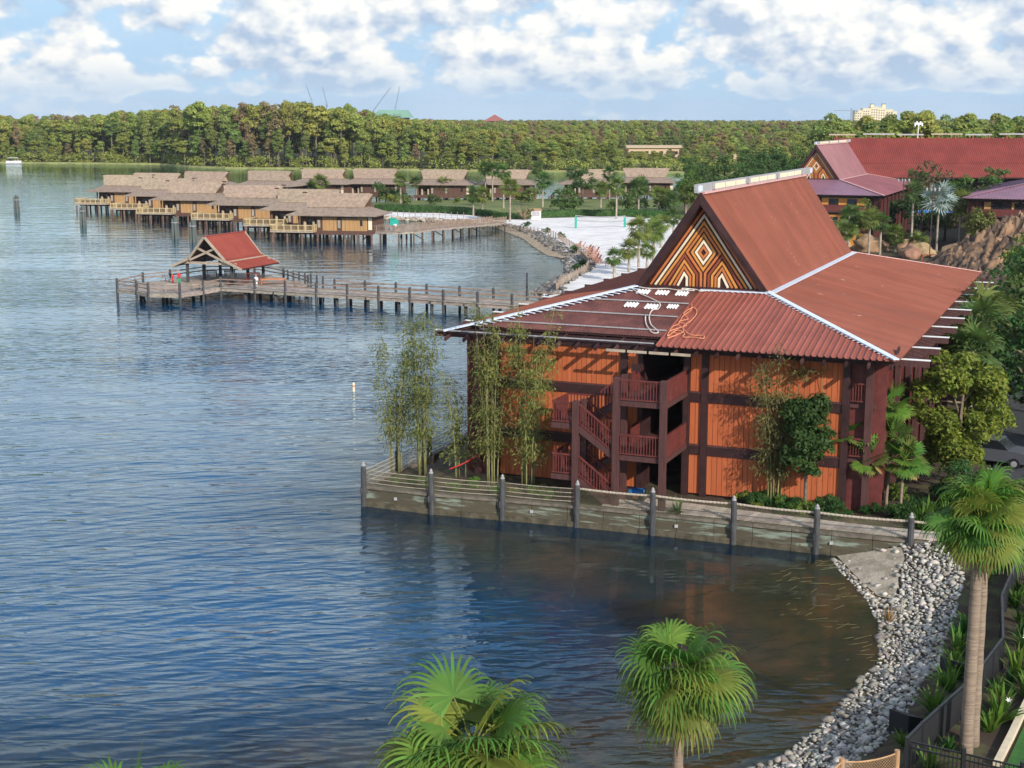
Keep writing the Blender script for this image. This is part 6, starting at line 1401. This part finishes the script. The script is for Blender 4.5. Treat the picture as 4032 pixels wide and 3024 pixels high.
for x0, x1, l in ((64, 93, 'long low tan building among the far trees, left part'), (121, 134, 'long low tan building among the far trees, right part')):
    r = empty('tan_building', (x0, 790, 0)); tag(r, l, 'building'); ubox('wall', TW_, r, 0, x1 - x0, 0, 20, 0, 6.3); MB().prism([(-1, -1, 6.3), (x1 - x0 + 1, -1, 6.3), (x1 - x0 + 1, 10, 7.4), (-1, 10, 7.4)], (0, 0, .3)).build('roof', TW_, r)
    for i in range(int((x1 - x0) / 4)): ubox('window', GLASSD, r, 1 + i * 4, 3 + i * 4, -.1, .05, 3.0, 4.6)
mp_ = far_pt(1752, 272, 560); m = MB(); m.tube([(0, 0, 0), (0, 0, mp_[2])], [.35, .25], 8); tag(m.build('white_mast', WHITEP, None, (mp_[0], 560, 0)), 'white mast among the trees left of the plum ridge', 'mast'); ubox('mast_head', WHITEP, bpy.data.objects['white_mast'], -.5, .5, -.5, .5, mp_[2], mp_[2] + 1.5)
mp_ = far_pt(1955, 270, 330); m = MB(); m.tube([(0, 0, 0), (0, 0, mp_[2])], [.2, .12], 8); o = m.build('antenna_mast', WHITEP, None, (mp_[0], 330, 0)); tag(o, 'white antenna mast standing behind the great hall ridge', 'mast')
for k in range(5): ubox('antenna', WHITEP, o, -.9 + k * .4, -.6 + k * .4, -.2, .2, mp_[2] - .2 + (k % 2) * .3, mp_[2] + .6 + (k % 2) * .3)
# pontoon boat far left
bt = empty('pontoon_boat', (-247, 712, 0), R(8)); tag(bt, 'white pontoon boat moored by the far left shore', 'boat')
for y in (-1.2, 1.2): m = MB(); m.tube([(-3.9, y, .25), (-3.3, y, .25), (3.2, y, .25), (3.9, y, .45)], [.2, .38, .38, .1], 10); m.build('pontoon', METALGREY, bt)
ubox('deck', WHITEP, bt, -3.6, 3.6, -1.6, 1.6, .6, .75); ubox('canopy', WHITEP, bt, -2.4, 2.2, -1.5, 1.5, 3.0, 3.15)
for x in (-2.3, 2.1):
    for y in (-1.4, 1.4): ubox('canopy_post', METALGREY, bt, x - .05, x + .05, y - .05, y + .05, .75, 3.0)
for y in (-1.6, 1.6): ubox('side_panel', WHITEP, bt, -3.4, 3.4, y - .04, y + .04, .85, 1.6)
ubox('console', GREYWOOD, bt, -.4, .4, -.5, .5, .75, 1.8); ubox('seat', BLACKPANEL, bt, -2.2, -1.2, -1.2, 1.2, .75, 1.4)

# ------------------------------------------------------------------ footbridge to the bungalows
BN = [(-31, 259.0), (-23.3, 256.6), (-20, 256.2), (-17.4, 258.2), (-15.3, 263), (-11.8, 268), (-8.9, 273.2), (-6.0, 279.0), (-3.0, 285.5), (-1.2, 291)]
fb = empty('footbridge', (-17, 262, 0)); tag(fb, 'grey wooden footbridge with picket rails from beach to bungalows', 'bridge'); fo = Vector((-17, 262, 0)); BWD = Vector((2.2, 2.0)) * 1.0
def zb_(p): return float(np.interp(p[1], [256, 270, 292], [2.0, 1.9, 1.25]))
TBN = plen(BN); n = 110; bpk = boxmesh('bridge_plank', GREYWOOD)
def bside(p, d): return Vector((-d.y, d.x)) if Vector((-d.y, d.x)).dot(Vector((-.6, 1))) > 0 else -Vector((-d.y, d.x))
for i in range(n):
    p, d = along(BN, TBN * (i + .5) / n); s = bside(p, d) * 3.0; c = p + s * .5
    link('plank', bpk, fb, Vector((c.x, c.y, zb_(p) - .04)) - fo, (0, 0, math.atan2(s.y, s.x)), (3.1, TBN / n + .06, .08))
nb_ = 30; PK = UNIT.mesh('bridge_post', GREYWOOD2)
for side in (0, 1):
    prev = None
    for i in range(nb_ + 1):
        p, d = along(BN, TBN * i / nb_); q = p + bside(p, d) * 3.0 * side; z = zb_(p)
        link('rail_post', PK, fb, Vector((q.x, q.y, z + .5)) - fo, (0, 0, 0), (.14, .14, 1.5))
        if prev:
            a, b = Vector((*prev[0], prev[1])) - fo, Vector((q.x, q.y, z)) - fo
            for h in (1.05, .15): ubeam('rail', GREYWOOD2, fb, a + Vector((0, 0, h)), b + Vector((0, 0, h)), .08, .1)
            ubeam('rim_beam', GREYWOOD, fb, a - Vector((0, 0, .22)), b - Vector((0, 0, .22)), .14, .34); m = MB()
            for j in range(7): c = a.lerp(b, (j + .5) / 7); m.beam(c + Vector((0, 0, .1)), c + Vector((0, 0, 1.0)), .06, .05)
            m.build('picket_panel', GREYWOOD2, fb, fix=False)
        prev = ((q.x, q.y), z)
for i in range(1, 13):
    p, d = along(BN, TBN * (i + .2) / 15); 
    for f in (.1, .9):
        q = p + bside(p, d) * 3 * f; link('stilt', STILT, fb, Vector((q.x, q.y, 0)) - fo, (0, 0, 0), (.8, .8, (zb_(p) - .1) / (FZ - .5)))
    a, b = Vector((p.x, p.y, .2)) - fo, Vector((*(p + bside(p, d) * 3), zb_(p) - .4)) - fo
    if i % 2: ubeam('brace', PILEDARK, fb, a, b, .1, .14)
rs_ = empty('rescue_station', (-21.2, 256.6, 2.0)); tag(rs_, 'teal and white rescue ring station on the footbridge', 'sign'); ubox('post', GREYWOOD, rs_, -.07, .07, -.07, .07, 0, 1.7); ubox('board', mat('teal_paint', (.02, .36, .28), .5), rs_, -.75, .75, -.12, -.04, 1.2, 2.3); ubox('ring', WHITEP, rs_, -.1, .45, -.2, -.12, .9, 1.4); ubox('cap', bpy.data.materials['teal_paint'], rs_, -.9, .1, -.25, .1, 2.3, 2.5)

# ------------------------------------------------------------------ beach furniture
FEN = [(-4, 292.8), (-1.3, 285.2), (1.4, 278), (4.0, 270), (6.5, 263.6), (8.4, 254.4), (9.4, 243), (10.1, 236), (10.7, 226.3), (11.2, 214.5), (11.3, 207.6), (10.5, 200), (8.5, 191.8), (6.6, 184.5), (5.6, 178)]
bfn = empty('beach_fence', (-4, 292.8, .8)); tag(bfn, 'curving line of short grey posts with wire along the beach', 'fence'); TFN = plen(FEN); n = 62; SPK = UNIT.mesh('beach_post', GREYWOOD2)
prev = None
for i in range(n + 1):
    p, d = along(FEN, TFN * i / n); z = hgt(p.x, p.y) - .8; c = Vector((p.x + 4, p.y - 292.8, z)); link('post', SPK, bfn, c + Vector((0, 0, .55)), (0, 0, 0), (.16, .16, 1.25))
    if prev is not None:
        for h in (.35, .7, 1.0): ubeam('wire', GREYWOOD2, bfn, prev + Vector((0, 0, h)), c + Vector((0, 0, h)), .03, .03)
        if i > 38: ubeam('mesh_panel', GREYWOOD, bfn, prev + Vector((0, 0, .5)), c + Vector((0, 0, .5)), .02, .85)
    prev = c
lf = empty('strip_fence', (-30, 322, .6)); tag(lf, 'row of thin posts on the narrow sand strip before the hedge', 'fence')
for i in range(16):
    p = Vector((-31, 321.5)).lerp(Vector((-10.5, 309.6)), i / 15); link('post', SPK, lf, (p.x + 30, p.y - 322, hgt(p.x, p.y) - .05), (0, 0, 0), (.12, .12, 1.5))
ubeam('wire', GREYWOOD2, lf, (-1, -.5, .8), (19.5, -12.4, .8), .03, .03)
# rocks of the beach revetment, told apart only as a mass
VV, FF, o0 = [], [], 0; gr2 = np.random.default_rng(140); src = []
for me in RM:
    v = np.empty(len(me.vertices) * 3, np.float32); me.vertices.foreach_get('co', v); f = np.empty(len(me.polygons) * 3, np.int32); me.polygons.foreach_get('vertices', f); src.append((v.reshape(-1, 3), f.reshape(-1, 3)))
P = gr2.uniform((-12, 176), (14, 308), (9000, 2)); d = sdf(P); lim = np.interp(P[:, 1], [176, 200, 230, 260, 285, 308], [3.5, 4.0, 4.6, 4.6, 3.6, 2.0]); lo_ = np.interp(P[:, 1], [176, 222, 232, 290], [-.3, -.2, 1.8, 1.9]); k = (d > lo_) & (d < lim); P = P[k][:900]
for (x, y), z in zip(P, heights(P)):
    v, f = src[int(gr2.integers(8))]; s = gr2.uniform(.35, 1.0); a = gr2.random() * 6.28; c, sn = math.cos(a), math.sin(a); VV.append(np.c_[v[:, 0] * c - v[:, 1] * sn, v[:, 0] * sn + v[:, 1] * c, v[:, 2]] * s + np.array([x, y, z + s * .12])); FF.append(f + o0); o0 += len(v)
DROCK = mat('revetment_rock', (.17, .16, .145), .9, .3, 2, island=.9); tag(link('revetment_stones', np_mesh('revetment_stones', np.concatenate(VV), np.concatenate(FF), DROCK)), 'dark grey stones along the curved edge of the white beach', 'stones', kind='stuff')
P = gr2.uniform((-34, 300), (-8, 326), (4000, 2)); d = sdf(P); P = P[(d > -.3) & (d < 2.2)][:260]; VV, FF, o0 = [], [], 0
for (x, y), z in zip(P, heights(P)):
    v, f = src[int(gr2.integers(8))]; s = gr2.uniform(.5, 1.1); VV.append(v * s + np.array([x, y, z + s * .12])); FF.append(f + o0); o0 += len(v)
tag(link('revetment_stones', np_mesh('revetment_stones', np.concatenate(VV), np.concatenate(FF), mat('tan_rock', (.32, .27, .21), .9, .3, 2, island=.9))), 'tan stones along the narrow sand strip behind the footbridge', 'stones', kind='stuff')
# dark clumps on the slope
for i, (x, y) in enumerate(((2.6, 283), (6.3, 267), (8.9, 256), (10.6, 229), (9.6, 202), (10.3, 209))):
    tag(link('shrub', SH[2], None, (x, y, hgt(x, y)), (0, 0, i), (1.1, 1.1, 1.0)), 'small black-green bush in the stones below the beach fence', 'shrub', 'dark bushes along the beach fence')
# volleyball net
vn = empty('volleyball_net', (12.6, 281.6, .8)); tag(vn, 'volleyball net on teal padded posts on the white sand', 'net'); TEAL = bpy.data.materials['teal_paint']
for dx, dy in ((0, 0), (9.6, -1.2)): ubox('post', METALGREY, vn, dx - .06, dx + .06, dy - .06, dy + .06, 0, 2.6); ubox('post_pad', TEAL, vn, dx - .22, dx + .22, dy - .2, dy + .2, .0, 2.2)
for z in (2.45, 1.55): m = MB(); m.tube([Vector((9.6 * t / 8, -1.2 * t / 8, z - .25 * 4 * (t / 8) * (1 - t / 8))) for t in range(9)], .085, 5); m.build('net_tape', METALGREY, vn)
m = MB()
for i in range(40): t = (i + .5) / 40; s = .25 * 4 * t * (1 - t); m.beam((9.6 * t, -1.2 * t, 1.55 - s), (9.6 * t, -1.2 * t, 2.45 - s), .02, .02)
m.build('net_mesh', METALGREY, vn, fix=False)
# adirondack chairs
CH = mat('chair_salmon', (.42, .20, .14), .8, .15, objrand=.25)
def chair(loc, rz, label):
    r = empty('beach_chair', loc, rz); tag(r, label, 'chair', 'chairs along the beach fence')
    ubeam('seat', CH, r, (0, -.35, .40), (0, .35, .28), .7, .06)
    for x in (-.24, 0, .24): ubeam('back_slat', CH, r, (x, .28, .25), (x, .78, 1.15), .2, .05)
    for x in (-.38, .38): ubeam('armrest', CH, r, (x, -.4, .62), (x, .45, .60), .14, .05); ubeam('leg', CH, r, (x, -.38, 0), (x, -.38, .6), .08, .08); ubeam('leg', CH, r, (x, .5, 0), (x, .5, .6), .08, .08)
for i in range(16):
    f = i / 15; p = Vector((11.1, 238.5)).lerp(Vector((13.6, 207.5)), f) + Vector((.7 * math.sin(f * 6) + random.uniform(-.6, .9), random.uniform(-.4, .4)))
    chair((p.x, p.y, hgt(p.x, p.y)), R(80 + random.uniform(-25, 25)) + math.pi, 'salmon coloured slatted chair in the row behind the beach fence')
hu = empty('beach_hut', (5.0, 306.2, .8), R(10)); tag(hu, 'small grey-white hut at the back corner of the white beach', 'hut'); ubox('wall', mat('hut_white', (.62, .66, .68), .7), hu, -1.1, 1.1, -.8, .8, 0, 1.9); MB().prism([(-1.3, -1, 1.9), (1.3, -1, 1.9), (1.25, 1, 2.2), (-1.25, 1, 2.2)], (0, 0, .1)).build('roof', TW, hu); ubox('shutter', METALGREY, hu, -.8, .8, -.84, -.8, .7, 1.7)
fnb = empty('brown_fence', (-36.5, 329, .9)); tag(fnb, 'dark brown board screen at the left end of the hedge', 'fence')
for i in range(11): ubox('board', BUNGBROWN, fnb, i * .42, i * .42 + .39, -.05, .05, 0, 2.1)
for i in range(3): ubox('rail', TIMBER, fnb, 0, 4.6, .05, .12, .3 + i * .8, .4 + i * .8)

# ------------------------------------------------------------------ a little summer haze over everything
hz = MB().box(-7000, 7000, -300, 7000, -4, 95).build('haze', [], None); tag(hz, 'thin pale air between the camera and the far shore', 'haze', kind='stuff')
hm = bpy.data.materials.new('haze'); hm.use_nodes = True; t_ = hm.node_tree; t_.nodes.clear()
pvn = nd(t_, 'ShaderNodeVolumePrincipled', {'Color': (.80, .89, 1.0, 1), 'Density': .00006, 'Anisotropy': .1}); t_.links.new(pvn.outputs[0], nd(t_, 'ShaderNodeOutputMaterial').inputs['Volume']); hz.data.materials.append(hm)
